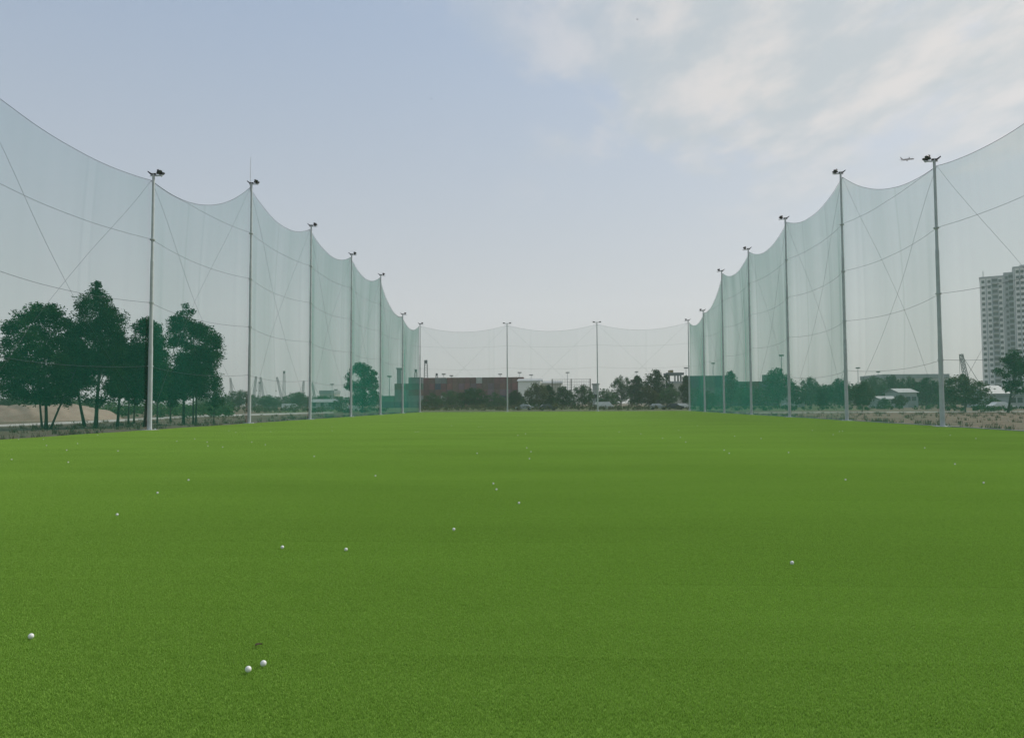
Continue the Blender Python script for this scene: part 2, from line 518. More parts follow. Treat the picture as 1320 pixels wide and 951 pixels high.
# concrete edging outside the turf
b = MB()
b.box(XR + 0.32, XR + 0.62, 20, YB + 0.6, -0.06, 0.03)
tag(b.build('kerb_strip', M['concrete']), kind='structure')
b = MB()
b.box(XL - 1.1, XL - 0.02, 15, YB + 0.6, -0.058, -0.012)
tag(b.build('soil_strip', M['soil']), kind='structure')

# ------------------------------------------------------------------ net poles
HS, HT = 17.24, 21.41
ORD = ['first', 'second', 'third', 'fourth', 'fifth', 'sixth', 'last']


def floodlight(root, pos, aim, size):
    """round lamp: drum housing, open bowl, glass and a yoke"""
    a = Vector(aim).normalized(); p = Vector(pos)
    b = MB()
    b.lathe([(-0.30 * size, 0.0), (-0.30 * size, 0.16 * size), (-0.12 * size, 0.20 * size), (-0.08 * size, 0.30 * size),
             (0.08 * size, 0.47 * size), (0.22 * size, 0.50 * size), (0.24 * size, 0.48 * size), (0.2, 0.0)][:-1], p, a, 16)
    f = b.build('floodlight', M['black_metal'], root)
    l = MB(); l.lathe([(0.205 * size, 0.47 * size), (0.215 * size, 0.0)], p, a, 16)
    l.build('lens', M['lens'], f)
    y = MB(); side = a.cross(Vector((0, 0, 1))).normalized()
    y.tube([p + side * 0.47 * size, p + side * 0.5 * size - Vector((0, 0, 0.4 * size)),
            p - side * 0.5 * size - Vector((0, 0, 0.4 * size)), p - side * 0.47 * size], 0.025, 5)
    y.build('yoke', M['black_metal'], f)
    return f


def net_pole(x, y, H, label, field, rod=False, tee=False, base_r=0.15, top_r=0.085):
    t = thing('net_pole', label, 'pole', (x, y, 0), group='poles holding up the nets')
    b = MB()
    zs = [0.0, H * 0.32, H * 0.33, H * 0.66, H * 0.67, H]
    rr = [base_r, base_r * 0.92, base_r * 0.82, base_r * 0.75, top_r * 1.1, top_r]
    b.tube([(0, 0, z) for z in zs], rr, 12)
    for z in (4.3, 8.6, 12.9, 17.0):      # rope collars
        if z < H - 1: b.lathe([(-0.04, base_r * .7), (-0.04, base_r + .03), (0.04, base_r + .03), (0.04, base_r * .7)], (0, 0, z), (0, 0, 1), 10)
    sh = b.build('shaft', M['galv'], t, smooth=False)
    p = MB(); p.box(-0.32, 0.32, -0.32, 0.32, -0.06, 0.03)
    for sx in (-1, 1):
        for sy in (-1, 1): p.box(sx * .25 - .03, sx * .25 + .03, sy * .25 - .03, sy * .25 + .03, 0.03, 0.09)
    p.build('base_plate', M['galv'], t)
    q = MB(); q.lathe([(-0.05, 0.62), (0.012, 0.62), (0.024, 0.58), (0.026, 0.0)], (0, 0, 0), (0, 0, 1), 18); q.build('footing', M['concrete'], t)
    if tee:
        c = MB(); c.box(-0.80, 0.80, -0.05, 0.05, H + 0.02, H + 0.12); c.box(-0.06, 0.06, -0.06, 0.06, H, H + 0.02)
        c.build('cross_arm', M['galv'], t)
        for k in (-1, 1):
            q = MB(); q.box(k * 0.62 - 0.18, k * 0.62 + 0.18, -0.24, 0.10, H + 0.125, H + 0.24)
            q.build('floodlight', M['black_metal'], t)
    else:
        c = MB()
        f = field
        c.tube([(-f * 0.25, 0.1, H + 0.10), (f * 0.75, -0.25, H - 0.02)], 0.05, 6)
        c.tube([(0, 0, H - 0.02), (0, 0, H + 0.2)], 0.06, 8)
        c.build('cross_arm', M['galv'], t)
        # two lamps out over the field, one small aimed back along the row
        floodlight(t, (f * 0.40, -0.08, H + 0.33), (f * 0.50, 0.10, -0.80), 0.42)
        floodlight(t, (f * 0.37, 0.34, H + 0.32), (f * 0.45, 0.20, -0.80), 0.42)
        w = MB()
        w.tube([(f * 0.15, 0, H + 0.16), (-f * 0.20, 0.05, H + 0.2), (-f * 0.46, 0.1, H + 0.40)], [0.08, 0.065, 0.04], 6)
        w.build('counter_arm', M['black_metal'], t)
    if rod:
        q = MB(); q.tube([(-0.12, 0, H - 0.6), (-0.12, 0, H + 2.5)], [0.03, 0.015], 5)
        q.build('lightning_rod', M['galv'], t)
    return t


LH = [HS, HT, HT, HT, HT, HS, HS]
LP = [(XL, 48.865 + 16.166 * i) for i in range(7)]
RP = [(XR, 50.10 + 16.219 * i) for i in range(5)] + [(XR, 130.27), (XR, 145.56)]
for i, (x, y) in enumerate(LP):
    net_pole(x, y, LH[i], 'grey net pole, %s from the camera, left row%s' % (ORD[i], ', lightning rod on top' if i == 1 else ', at the far corner' if i == 6 else ''), 1, rod=(i == 1))
for i, (x, y) in enumerate(RP):
    net_pole(x, y, LH[i], 'grey net pole, %s from the camera, right row%s' % (ORD[i], ', at the far corner' if i == 6 else ', below the aeroplane' if i == 0 else ''), -1)
L0, R0 = (XL, 32.70), (XR, 33.88)
net_pole(*L0, 17.64, 'grey steel net pole standing beside the camera end of the left net', 1)
net_pole(*R0, 17.53, 'grey steel net pole standing beside the camera end of the right net', -1)
FB = [(-10.5, YB), (7.08, YB)]
net_pole(*FB[0], HS, 'thin T-topped pole in the far net, left of the two', 0, tee=True, base_r=0.14)
net_pole(*FB[1], HS, 'thin T-topped pole in the far net, right of the two', 0, tee=True, base_r=0.14)


# ------------------------------------------------------------------ nets
def net_bay(A, B, hA, hB, sag, out, label, seed, group, a0=0.162, fold=0.026):
    """A, B: pole feet; out: outward normal (2D) on which side of the poles the net hangs"""
    rng = np.random.default_rng(seed)
    A = Vector((A[0], A[1], 0)); B = Vector((B[0], B[1], 0)); O = Vector((out[0], out[1], 0))
    A = A + O * 0.20; B = B + O * 0.20
    t = thing('safety_net', label, 'net', tuple(A), group=group)
    nu, nv = 72, 18
    hA -= 0.25; hB -= 0.25

    def top(u): return hA + (hB - hA) * u - sag * 4 * u * (1 - u)
    ph = rng.uniform(0, 6.28, 8); fr = rng.uniform(3, 26, 8); am = rng.uniform(0.3, 1, 8) / np.sqrt(fr) * 1.6

    def off(u, v):
        env = min(1, 8 * u, 8 * (1 - u))
        w = sum(am[k] * math.sin(fr[k] * u + ph[k] + 0.6 * v * math.sin(k)) for k in range(8))
        bel = 0.45 * math.sin(math.pi * u) * math.sin(math.pi * min(1, v * 1.02))
        return env * (fold * w + bel)
    v = []; wv = []
    seams = sorted(rng.uniform(0.15, 0.85, 2)); tones = rng.uniform(0.92, 1.08, 3)
    for j in range(nv + 1):
        for i in range(nu + 1):
            u = i / nu; q = j / nv
            p = (B - A) * u + O * off(u, q)
            z = 0.01 + (top(u) - 0.01) * q
            v.append((p.x, p.y, z))
            k = 0 if u < seams[0] else 1 if u < seams[1] else 2
            wv.append(a0 * tones[k] * (1.18 if min(abs(u - s) for s in seams) < 0.006 else 1))
    f = [(j * (nu + 1) + i, j * (nu + 1) + i + 1, (j + 1) * (nu + 1) + i + 1, (j + 1) * (nu + 1) + i) for j in range(nv) for i in range(nu)]
    me = np_mesh('mesh_panel', v, f, wv, 'weave', smooth=True); me.materials.append(M['net'])
    o = bpy.data.objects.new('mesh_panel', me); COL.objects.link(o); o.parent = t

    def P(u, z): 
        q = min(1, z / max(top(u), 0.1))
        p = (B - A) * u + O * (off(u, q) - 0.05)
        return (p.x, p.y, z)
    n_ = 36
    r = MB(); r.tube([P(i / n_, top(i / n_)) for i in range(n_ + 1)], 0.014, 5); r.build('top_rope', M['rope'], t)
    lo, hi = min(hA, hB), max(hA, hB)
    for z in (4.3, 8.6, 12.95, 17.1):
        if (z < hi - 1.2 and hi > 20) or z < lo - 1.2:
            za, zb = min(z, hA), min(z, hB)
            r = MB(); r.tube([P(i / n_, min(za + (zb - za) * i / n_ - 0.32 * 4 * (i / n_) * (1 - i / n_), top(i / n_) - 0.03)) for i in range(n_ + 1)], 0.010, 4)
            r.build('tie_rope', M['rope'], t)
    for (z0, z1) in ((hA, 0.4), (0.4, hB)):
        r = MB(); r.tube([P(i / n_, min(z0 + (z1 - z0) * i / n_, top(i / n_) - 0.02)) for i in range(n_ + 1)], 0.008, 4)
        r.build('diagonal_cable', M['rope'], t)
    return t


ls = [L0] + LP; lh = [17.64] + LH; lsag = [0.78, 1.65, 1.6, 1.5, 1.6, 1.8, 1.5]
rs = [R0] + RP; rh = [17.53] + LH; rsag = [0.86, 1.3, 1.4, 1.5, 1.5, 1.5, 1.3]
for i in range(7):
    nm = ('green net bay %s on the left side' % ('at the camera end, before the first pole,' if i == 0 else 'between the %s and %s poles' % (ORD[i - 1], ORD[i])))
    net_bay(ls[i], ls[i + 1], lh[i], lh[i + 1], lsag[i], (-1, 0), nm, 20 + i, 'net bays along the left side', a0=0.128 if i < 3 else 0.17)
for i in range(7):
    nm = ('green net bay %s on the right side' % ('at the camera end, before the first pole,' if i == 0 else 'between the %s and %s poles' % (ORD[i - 1], ORD[i])))
    net_bay(rs[i], rs[i + 1], rh[i], rh[i + 1], rsag[i], (1, 0), nm, 40 + i, 'net bays along the right side', a0=0.135 if i < 2 else 0.17)
fb = [LP[6], FB[0], FB[1], RP[6]]
for i, w in enumerate(('left', 'middle', 'right')):
    net_bay(fb[i], fb[i + 1], HS, HS, 1.3, (0, 1), 'faint grey-green net bay across the far end, %s of the three' % w, 60 + i, 'net bays across the far end', a0=0.135, fold=0.03)


# ------------------------------------------------------------------ trees
def leaves_np(centres, radii, per, size, rng, flat=0.75, droop=0.0):
    """rhombic leaf sprays spread through clumps"""
    V = []; T = []
    for c, r in zip(centres, radii):
        n_ = max(6, int(per * (0.7 + 0.6 * rng.random())))
        d = rng.normal(size=(n_, 3)); d /= np.linalg.norm(d, axis=1)[:, None]
        rad = r * rng.random(n_) ** 0.45
        p = c + d * rad[:, None] * np.array([1, 1, flat])
        a = rng.normal(size=(n_, 3)); a[:, 2] *= 0.6; a /= np.linalg.norm(a, axis=1)[:, None]
        b = np.cross(a, rng.normal(size=(n_, 3))); b /= np.linalg.norm(b, axis=1)[:, None]
        s = size * rng.uniform(0.45, 1.15, n_)
        L_ = a * s[:, None]; W = b * (s * 0.42)[:, None]
        q = np.stack([p - L_ * .5, p + W * .5 - L_ * .05, p + L_ * .5, p - W * .5 - L_ * .05], 1)
        V.append(q.reshape(-1, 3))
        T.append(np.repeat(np.clip(rng.normal(0.2 + 0.6 * rng.random(), 0.22, n_), 0, 1), 4))
    V = np.concatenate(V); T = np.concatenate(T)
    F = np.arange(len(V)).reshape(-1, 4)
    return V, F, T


def make_tree(name, loc, H, prof, label, cat='tree', seed=1, trunks=((0, 0, 0, 0),), nclump=90, per=85, leaf=0.26, tr=0.14,
              mat_='leaf_a', bark='bark', clump=0.62, group=None, cz0=0.25, rz=0.0, limbs=12, gap=0.0, squash=1.0, shrink=0.0):
    """prof: list of (height share, half-width m, sideways shift m); trunks: (x, y, lean x, lean y)"""
    rng = np.random.default_rng(seed)
    t = thing(name, label, cat, loc, rz, group)
    zs = np.array([p[0] for p in prof]) * H; ws = np.array([p[1] for p in prof]); ws = np.maximum(ws - shrink * clump, 0.35 * ws); sh = np.array([p[2] if len(p) > 2 else 0 for p in prof])
    cen = []; rad = []
    tries = 0
    holes = [(rng.uniform(zs[0], zs[-1]), rng.uniform(0, 6.28), rng.uniform(0.5, 1.0)) for _ in range(int(gap))]
    while len(cen) < nclump and tries < nclump * 40:
        tries += 1
        z = rng.uniform(zs[0], zs[-1]); w = np.interp(z, zs, ws); s0 = np.interp(z, zs, sh)
        if rng.random() > (w / ws.max()) ** 1.3: continue
        an = rng.uniform(0, 6.283); rr = w * rng.random() ** 0.42
        p = np.array([s0 + math.cos(an) * rr, math.sin(an) * rr * squash, z])
        if any(abs(z - hz) < hr * 0.8 and abs(p[0] - s0 - math.cos(ha) * w * .6) < hr for hz, ha, hr in holes): continue
        cen.append(p); rad.append(min(clump * rng.uniform(0.6, 1.25), max(0.25, w * 0.75)))
    for z in np.linspace(zs[0] + 0.35 * (zs[-1] - zs[0]), zs[-1] - 0.40, 12):
        w = np.interp(z, zs, ws)
        cen.append(np.array([np.interp(z, zs, sh) + rng.normal(0, 0.1) * w, rng.normal(0, 0.1), z])); rad.append(max(0.42, min(clump, w * 0.9)))
    b = MB()
    k = 0
    tops = []
    for (tx, ty, lx, ly) in trunks:
        topz = H * 0.86 if k == 0 else H * rng.uniform(0.5, 0.7)
        pts = []; n_ = 9
        for i in range(n_ + 1):
            q = i / n_
            pts.append((tx + lx * q + 0.12 * math.sin(3 * q + seed + k) * q * H / 10 + (np.interp(topz * q, zs, sh) * q if k == 0 else 0), ty + ly * q + 0.1 * math.cos(2.3 * q + seed) * q * H / 10, -0.1 + (topz + .1) * q))
        r_ = tr * (1 if k == 0 else 0.7)
        b.tube(pts, [r_ * (1.25 if i == 0 else 1) * (1 - 0.8 * i / n_) for i in range(n_ + 1)], 8)
        tops.append(pts); k += 1
    for j in range(min(limbs, len(cen))):
        c = cen[j * len(cen) // limbs]
        pts = tops[j % len(tops)] if rng.random() < 0.4 else tops[0]
        zt = max(cz0 * H * 0.8, c[2] - rng.uniform(0.5, 0.2 * H))
        p0 = min(pts, key=lambda p: abs(p[2] - zt)); p0 = Vector(p0); e = Vector(c)
        mid = p0.lerp(e, 0.5) + Vector((0, 0, -0.08 * (e - p0).length))
        rr = tr * 0.32
        b.tube([p0, mid, e], [rr, rr * 0.7, rr * 0.25], 5)
    b.build('trunk', M[bark], t, smooth=True)
    V, F, T = leaves_np(cen, rad, per, leaf, rng)
    me = np_mesh('crown', V, F, T); me.materials.append(M[mat_])
    o = bpy.data.objects.new('crown', me); COL.objects.link(o); o.parent = t
    return t


def hgt(px, py_top, Y): return gz(px, py_top, Y)


def w_m(pxw, Y): return pxw / F_PX * Y * 1.0


GT = 'dark trees beside the left net'
# six big trees just outside the left net
def big(px, Y, top, prof_px, label, **k):
    """prof_px: (pixel row, left px, right px) outline of the crown"""
    H = hgt(px, top, Y); x = gx(px, Y); prof = []
    for (row, l, r) in sorted(prof_px, key=lambda q: -q[0]):
        z = gz(px, row, Y)
        prof.append((z / H, (gx(r, Y) - gx(l, Y)) / 2, gx((l + r) / 2, Y) - x))
    return make_tree('tree', (x, Y, -0.05), H, prof, label, group=GT, shrink=0.38, **k)


big(60, 53.5, 391, [(389, 50, 58), (400, 30, 75), (420, 10, 92), (445, -2, 102), (470, -8, 108), (495, -6, 104), (515, 18, 92), (530, 38, 80), (543, 50, 74)],
    'broad bushy tree at the left edge, forked with a slanting stem', seed=11, trunks=((0, 0, 0.1, 0), (0.25, 0.1, 1.9, 0.3), (-0.35, 0.1, -0.9, 0.1)), nclump=300, per=130, leaf=0.25, tr=0.12, clump=0.68, limbs=30, gap=6)
big(124, 55, 363, [(361, 119, 126), (375, 108, 133), (390, 98, 145), (412, 94, 156), (430, 96, 158), (455, 98, 162), (480, 98, 165), (505, 102, 160), (518, 112, 150)],
    'tallest tree outside the left net, with narrow pointed top', seed=23, trunks=((0, 0, 0.05, 0),), nclump=240, per=135, leaf=0.21, tr=0.15, clump=0.68, limbs=28, gap=4)
big(110, 60, 420, [(420, 86, 104), (450, 76, 118), (480, 76, 126), (505, 84, 120)],
    'tree with a leaning trunk between the broad bushy one and the tallest one', seed=29, trunks=((0, 0, -1.2, 0.2),), nclump=120, per=130, leaf=0.22, tr=0.13, limbs=12, gap=2, clump=0.68)
big(152, 58, 425, [(427, 146, 158), (450, 138, 172), (480, 136, 178), (508, 140, 172)],
    'mid-height tree standing between the tallest tree and the first pole', seed=31, nclump=140, per=130, leaf=0.22, tr=0.12, limbs=14, gap=2, clump=0.7)
big(187, 58, 406, [(405, 182, 192), (418, 172, 203), (435, 166, 210), (460, 164, 216), (490, 166, 220), (512, 174, 214)],
    'rounded tree partly behind the first left pole', seed=37, nclump=220, per=130, leaf=0.25, tr=0.13, limbs=18, gap=3, clump=0.7)
big(237, 65.5, 389, [(388, 232, 242), (402, 226, 250), (418, 218, 266), (436, 215, 281), (455, 220, 288), (468, 226, 284), (478, 222, 272), (488, 216, 287), (500, 206, 278), (512, 214, 262)],
    'big tree right of the first left pole, lopsided with several straight trunks', seed=41, trunks=((0, 0, 0.0, 0), (0.75, 0.3, 0.05, 0), (1.25, -0.2, 0.1, 0)), nclump=310, per=140, leaf=0.24, tr=0.13, clump=0.70, limbs=30, gap=4)
big(276, 66, 497, [(497, 270, 282), (508, 264, 292), (520, 262, 290), (530, 268, 284)],
    'small sparse young tree right of the big lopsided tree', seed=43, nclump=26, per=42, leaf=0.22, tr=0.05, clump=0.35, limbs=10)
for i, (px, Y, top, l, r, lab) in enumerate([
        (166, 66, 462, 156, 178, 'thin straight tree in the shade, nearest the tallest tree'),
        (173, 70, 470, 160, 190, 'thin tree set back left of the first left pole'),
        (203, 70, 466, 190, 222, 'thin tree set back just right of the first left pole'),
        (220, 76, 474, 206, 236, 'slim tree set back left of the three straight trunks')]):
    big(px, Y, top, [(top, px - 5, px + 5), (top + 15, l, r), (top + 35, l, r), (top + 52, px - 6, px + 6)], lab, seed=50 + i, nclump=60, per=75, leaf=0.3, tr=0.09, limbs=8, clump=0.7)

# lone round tree toward the far left corner
big(467, 150, 469, [(468, 460, 474), (476, 450, 484), (488, 446, 490), (503, 445, 492), (515, 452, 489), (523, 458, 480)],
    'lone round dark tree in front of the containers, behind the left net', seed=61, nclump=170, per=60, leaf=0.5, tr=0.22, clump=0.85, limbs=18, gap=5)

# far trees: a few real crowns copied at their own sizes
PROTO = []


def proto(seed, prof, mat_, bark='bark', tr=0.16, nclump=110, per=52, leaf=0.6):
    t = make_tree('tree', (0, 0, 0), 10.0, prof, 'tree', seed=seed, nclump=nclump, per=per, leaf=leaf, tr=tr, mat_=mat_, bark=bark, clump=1.25, limbs=14, trunks=((0, 0, 0.2, 0), (0.1, 0, -1.0, 0.4)), gap=2)
    PROTO.append([t, False]); return len(PROTO) - 1


pr_round = proto(71, [(0.22, 2.0), (0.4, 4.0), (0.65, 4.4), (0.85, 3.0), (1.0, 0.7)], 'leaf_a')
pr_wide = proto(73, [(0.25, 2.8), (0.45, 5.2), (0.7, 5.4), (0.9, 3.4), (1.0, 1.2)], 'leaf_b')
pr_tall = proto(75, [(0.18, 1.6), (0.35, 2.6), (0.6, 2.6), (0.85, 1.7), (1.0, 0.5)], 'leaf_a')
pr_olive = proto(77, [(0.25, 2.4), (0.45, 4.4), (0.7, 4.2), (0.9, 2.4), (1.0, 0.6)], 'leaf_c', 'pale_bark')
pr_bush = proto(79, [(0.05, 3.4), (0.3, 5.4), (0.6, 5.0), (0.85, 3.0), (1.0, 0.8)], 'leaf_b', nclump=110)
HALF = {pr_round: 4.4, pr_wide: 5.4, pr_tall: 2.6, pr_olive: 4.4, pr_bush: 5.4}


def far_tree(kind, px, top, half_px, Y, label, group):
    H = hgt(px, top, Y); s = H / 10.0; w = half_px / F_PX * Y / HALF[kind]
    loc = (gx(px, Y), Y, -0.05); rz = (px * 0.77) % 6.28
    rec = PROTO[kind]
    if rec[1]:
        o = dup(rec[0], loc, rz, label, (w, w, s), group)
    else:
        o = rec[0]; rec[1] = True
        o.location = loc; o.rotation_euler = (0, 0, rz); o.scale = (w, w, s); o['label'] = label; o['group'] = group
    return o


GF = 'trees beyond the far net'
for a in [
    (pr_bush, 557, 506, 14, 215, 'low bushy tree just right of the far left corner pole'),
    (pr_wide, 580, 503, 15, 225, 'low spreading tree in front of the containers, second from the far left corner'),
    (pr_round, 610, 500, 19, 205, 'broad tree in the middle of the container wall'),
    (pr_bush, 638, 505, 14, 220, 'low bushy tree just left of the left T-topped far pole'),
    (pr_round, 664, 503, 10, 210, 'small round tree just right of the left T-topped far pole'),
    (pr_olive, 692, 494, 16, 200, 'pale-trunked tree in front of the white warehouse'),
    (pr_tall, 706, 496, 9, 205, 'slim tree at the right end of the white warehouse'),
    (pr_round, 727, 498, 14, 210, 'round tree under the left half of the steel mesh screen'),
    (pr_wide, 751, 496, 15, 205, 'round dark tree under the right half of the steel mesh screen'),
    (pr_bush, 783, 501, 14, 215, 'low tree just right of the right T-topped far pole'),
    (pr_wide, 801, 485, 14, 240, 'mid-sized tree left of the tallest far clump'),
    (pr_tall, 821, 484, 10, 235, 'narrow tree left of the tallest far tree'),
    (pr_round, 848, 477, 19, 225, 'tallest dark tree beyond the far net, left of the gantry crane'),
    (pr_olive, 836, 497, 13, 190, 'olive brown tree in front of the tallest far tree'),
    (pr_wide, 863, 499, 14, 205, 'spreading tree under the gantry crane'),
    (pr_tall, 884, 484, 7, 230, 'narrow tree just left of the far right corner pole'),
]:
    far_tree(*a, GF)
GR = 'trees beyond the right net'
for a in [
    (pr_tall, 942, 478, 9, 250, 'narrow tree poking above the containers near the far right corner'),
    (pr_bush, 912, 503, 14, 215, 'low bushy tree in front of the containers at the far right corner'),
    (pr_wide, 962, 500, 15, 210, 'low spreading tree behind the fourth right pole'),
    (pr_round, 1004, 475, 20, 215, 'large dark tree just left of the third right pole'),
    (pr_wide, 1044, 486, 14, 230, 'dark tree right of the third right pole'),
    (pr_round, 1026, 497, 13, 190, 'smaller tree under the lamp mast beside the third right pole'),
    (pr_round, 1082, 488, 15, 200, 'dark tree left of the second right pole'),
    (pr_tall, 1062, 500, 10, 180, 'small tree midway between the second and third right poles'),
    (pr_olive, 1111, 493, 15, 122, 'near tree just right of the second right pole'),
    (pr_wide, 1126, 485, 17, 240, 'wide tree behind the near tree by the second right pole'),
    (pr_round, 1151, 484, 13, 250, 'dark tree above the white house'),
    (pr_wide, 1172, 486, 12, 230, 'dark tree right above the white house roof'),
    (pr_round, 1194, 487, 18, 210, 'broad tree left of the first right pole'),
    (pr_olive, 1160, 509, 9, 170, 'small tree in front of the white house'),
    (pr_olive, 1244, 483, 27, 118, 'wide thin-leaved tree right of the first right pole'),
    (pr_bush, 1222, 500, 14, 160, 'bushy tree behind the first right pole'),
    (pr_wide, 1278, 512, 10, 150, 'low tree below the apartment tower'),
    (pr_bush, 1140, 512, 8, 165, 'low bush beside the white house'),
]:
    far_tree(*a, GR)
# nearer tree at the right edge
big(1299, 112, 451, [(450, 1300, 1312), (460, 1290, 1326), (475, 1287, 1336), (492, 1290, 1336), (505, 1296, 1326)],
    'tall tree at the right edge in front of the apartment tower', seed=83, nclump=75, per=62, leaf=0.4, tr=0.17, clump=0.7, limbs=18, gap=4)['group'] = GR
GL = 'scrub trees far beyond the left net'
for a in [
    (pr_wide, 309, 503, 17, 260, 'flat-topped tree just left of the second left pole, far off'),
    (pr_bush, 346, 511, 16, 250, 'low tree right of the second left pole, far off'),
    (pr_wide, 384, 505, 15, 270, 'wide low tree midway between the second and third left poles, far off'),
    (pr_round, 418, 510, 12, 260, 'low tree just right of the third left pole, far off'),
    (pr_bush, 440, 511, 13, 240, 'low bush left of the lone round tree'),
    (pr_bush, 12, 508, 18, 140, 'bush behind the dirt mound at the left edge'),
]:
    far_tree(*a, GL)


# far-off masses of trees and low scrub: read as one mass
def mass(name, spans, label, m_, seed, leaf=1.1, per=46, clump=2.0, kind='stuff'):
    rng = np.random.default_rng(seed); cen = []; rad = []
    for (p0, p1, top, Y, n_) in spans:
        for i in range(n_):
            px = p0 + (p1 - p0) * rng.random(); y = Y * rng.uniform(0.94, 1.08)
            H = max(1.0, hgt(px, top + rng.normal(0, 1.2) + 2.0 * math.sin(px * 0.13), Y))
            cl = min(clump, H * 0.5)
            z = rng.random() ** 0.7 * max(0.2, H - cl)
            cen.append(np.array([gx(px, y), y, z + cl * 0.3])); rad.append(cl * rng.uniform(0.7, 1.2))
    V, F, T = leaves_np(cen, rad, per, leaf, rng)
    V[:, 2] = np.maximum(V[:, 2], -0.03)
    me = np_mesh(name, V, F, T); me.materials.append(M[m_])
    o = bpy.data.objects.new(name, me); COL.objects.link(o)
    return tag(o, label, 'trees' if leaf > 0.6 else 'scrub', kind=kind)


mass('treeline', [(255, 500, 508, 430, 240), (-40, 120, 511, 300, 90)], 'low hazy treeline far beyond the left net', 'leaf_b', 91, 1.6, 50, 2.6)
mass('treeline', [(760, 1330, 502, 330, 330), (1050, 1225, 492, 360, 110), (950, 1215, 496, 275, 190)], 'hazy wood far beyond the right net', 'leaf_a', 92, 1.5, 50, 2.8)
mass('treeline', [(540, 770, 512, 260, 150)], 'dark thicket at the foot of the container stacks', 'leaf_a', 93, 0.9, 46, 1.5)
mass('undergrowth', [(541, 890, 522.5, 176, 170), (541, 890, 520, 190, 120)], 'patchy scrub growing along the ground past the far net', 'leaf_c', 94, 0.45, 34, 0.7)
mass('undergrowth', [(890, 1215, 524, 150, 110), (1215, 1330, 527, 124, 40)], 'patchy scrub growing along the road past the right net', 'leaf_b', 95, 0.45, 34, 0.7)
mass('undergrowth', [(200, 500, 525, 150, 130), (250, 440, 522, 200, 110)], 'grey scrub growing past the pale road on the left', 'leaf_c', 96, 0.45, 34, 0.8)


def tufts(name, boxes, label, m_, seed, hmin=0.08, hmax=0.35):
    rng = np.random.default_rng(seed); V = []; T = []
    for (x0, x1, y0, y1, n_) in boxes:
        nt_ = n_ // 14
        cx = rng.uniform(x0, x1, nt_); cy_ = rng.uniform(y0, y1, nt_)
        keep = (np.sin(cx * 0.9 + 1.3 * np.sin(cy_ * 0.35)) + np.sin(cy_ * 0.8 + cx * 0.3) + rng.normal(0, 0.7, nt_)) > -0.2
        cx = np.repeat(cx[keep], 14); cy_ = np.repeat(cy_[keep], 14); k = len(cx)
        x = cx + rng.normal(0, 0.12, k); y = cy_ + rng.normal(0, 0.12, k); h = rng.uniform(hmin, hmax, k); w = rng.uniform(0.01, 0.03, k)
        an = rng.uniform(0, 6.28, k); lx = np.cos(an) * h * .5; ly = np.sin(an) * h * .5
        z = np.full(k, -0.06)
        q = np.stack([np.stack([x - w * np.sin(an), y + w * np.cos(an), z], -1), np.stack([x + w * np.sin(an), y - w * np.cos(an), z], -1),
                      np.stack([x + lx + w * .3, y + ly, z + h], -1), np.stack([x + lx - w * .3, y + ly, z + h], -1)], 1)
        V.append(q.reshape(-1, 3)); T.append(np.repeat(rng.random(k), 4))
    V = np.concatenate(V); T = np.concatenate(T)
    me = np_mesh(name, V, np.arange(len(V)).reshape(-1, 4), T); me.materials.append(M[m_])
    o = bpy.data.objects.new(name, me); COL.objects.link(o)
    return tag(o, label, 'grass', kind='stuff')


tufts('grass', [(XL - 2.2, XL - 0.35, 28, 146, 5000), (XL - 16, XL - 2, 38, 70, 4500), (XL - 22, XL - 2, 70, 120, 3000)], 'rough brown and green grass growing outside the left net', 'straw', 101)
tufts('grass', [(XR + 0.7, XR + 2.0, 30, 146, 8000), (XR + 2, XR + 40, 40, 112, 9000)], 'sparse rough grass growing on the bare soil outside the right net', 'straw', 102)
mass('undergrowth', [(60, 300, 514, 150, 190), (130, 300, 521, 105, 130)], 'dark scrub growing past the road, behind the big trees on the left', 'leaf_b', 97, 0.5, 40, 1.0)

# ------------------------------------------------------------------ containers
def container_mesh(L_=6.06, W=2.44, H=2.59):
    b = MB()
    # corner posts and rails proud of corrugated walls
    for x in (0, L_ - 0.14):
        for y in (0, W - 0.14): b.box(x, x + 0.14, y, y + 0.14, 0, H)
    for z in (0, H - 0.12):
        for y in (0.004, W - 0.124): b.box(0.14, L_ - 0.14, y, y + 0.12, z + 0.002, z + 0.118)
        for x in (0.004, L_ - 0.124): b.box(x, x + 0.12, 0.14, W - 0.14, z + 0.002, z + 0.118)
    n_ = 22; x0, x1 = 0.14, L_ - 0.14
    for y, dy in ((0.02, 0.05), (W - 0.02, -0.05)):
        for i in range(n_):
            a = x0 + (x1 - x0) * i / n_; c = x0 + (x1 - x0) * (i + 1) / n_; h = (a + c) / 2
            b.quad((a, y, 0.12), (h, y + dy, 0.12), (h, y + dy, H - 0.12), (a, y, H - 0.12))
            b.quad((h, y + dy, 0.12), (c, y, 0.12), (c, y, H - 0.12), (h, y + dy, H - 0.12))
    b.quad((0.05, 0.1, H - 0.03), (L_ - 0.05, 0.1, H - 0.03), (L_ - 0.05, W - 0.1, H - 0.03), (0.05, W - 0.1, H - 0.03))
    for x in (0.06, L_ - 0.06):
        b.quad((x, 0.14, 0.1), (x, W - 0.14, 0.1), (x, W - 0.14, H - 0.1), (x, 0.14, H - 0.1))
    for y in (0.45, 0.95, 1.45, 1.95):   # door bars at the end
        b.tube([(L_ - 0.02, y, 0.1), (L_ - 0.02, y, H - 0.1)], 0.025, 4)
    return b


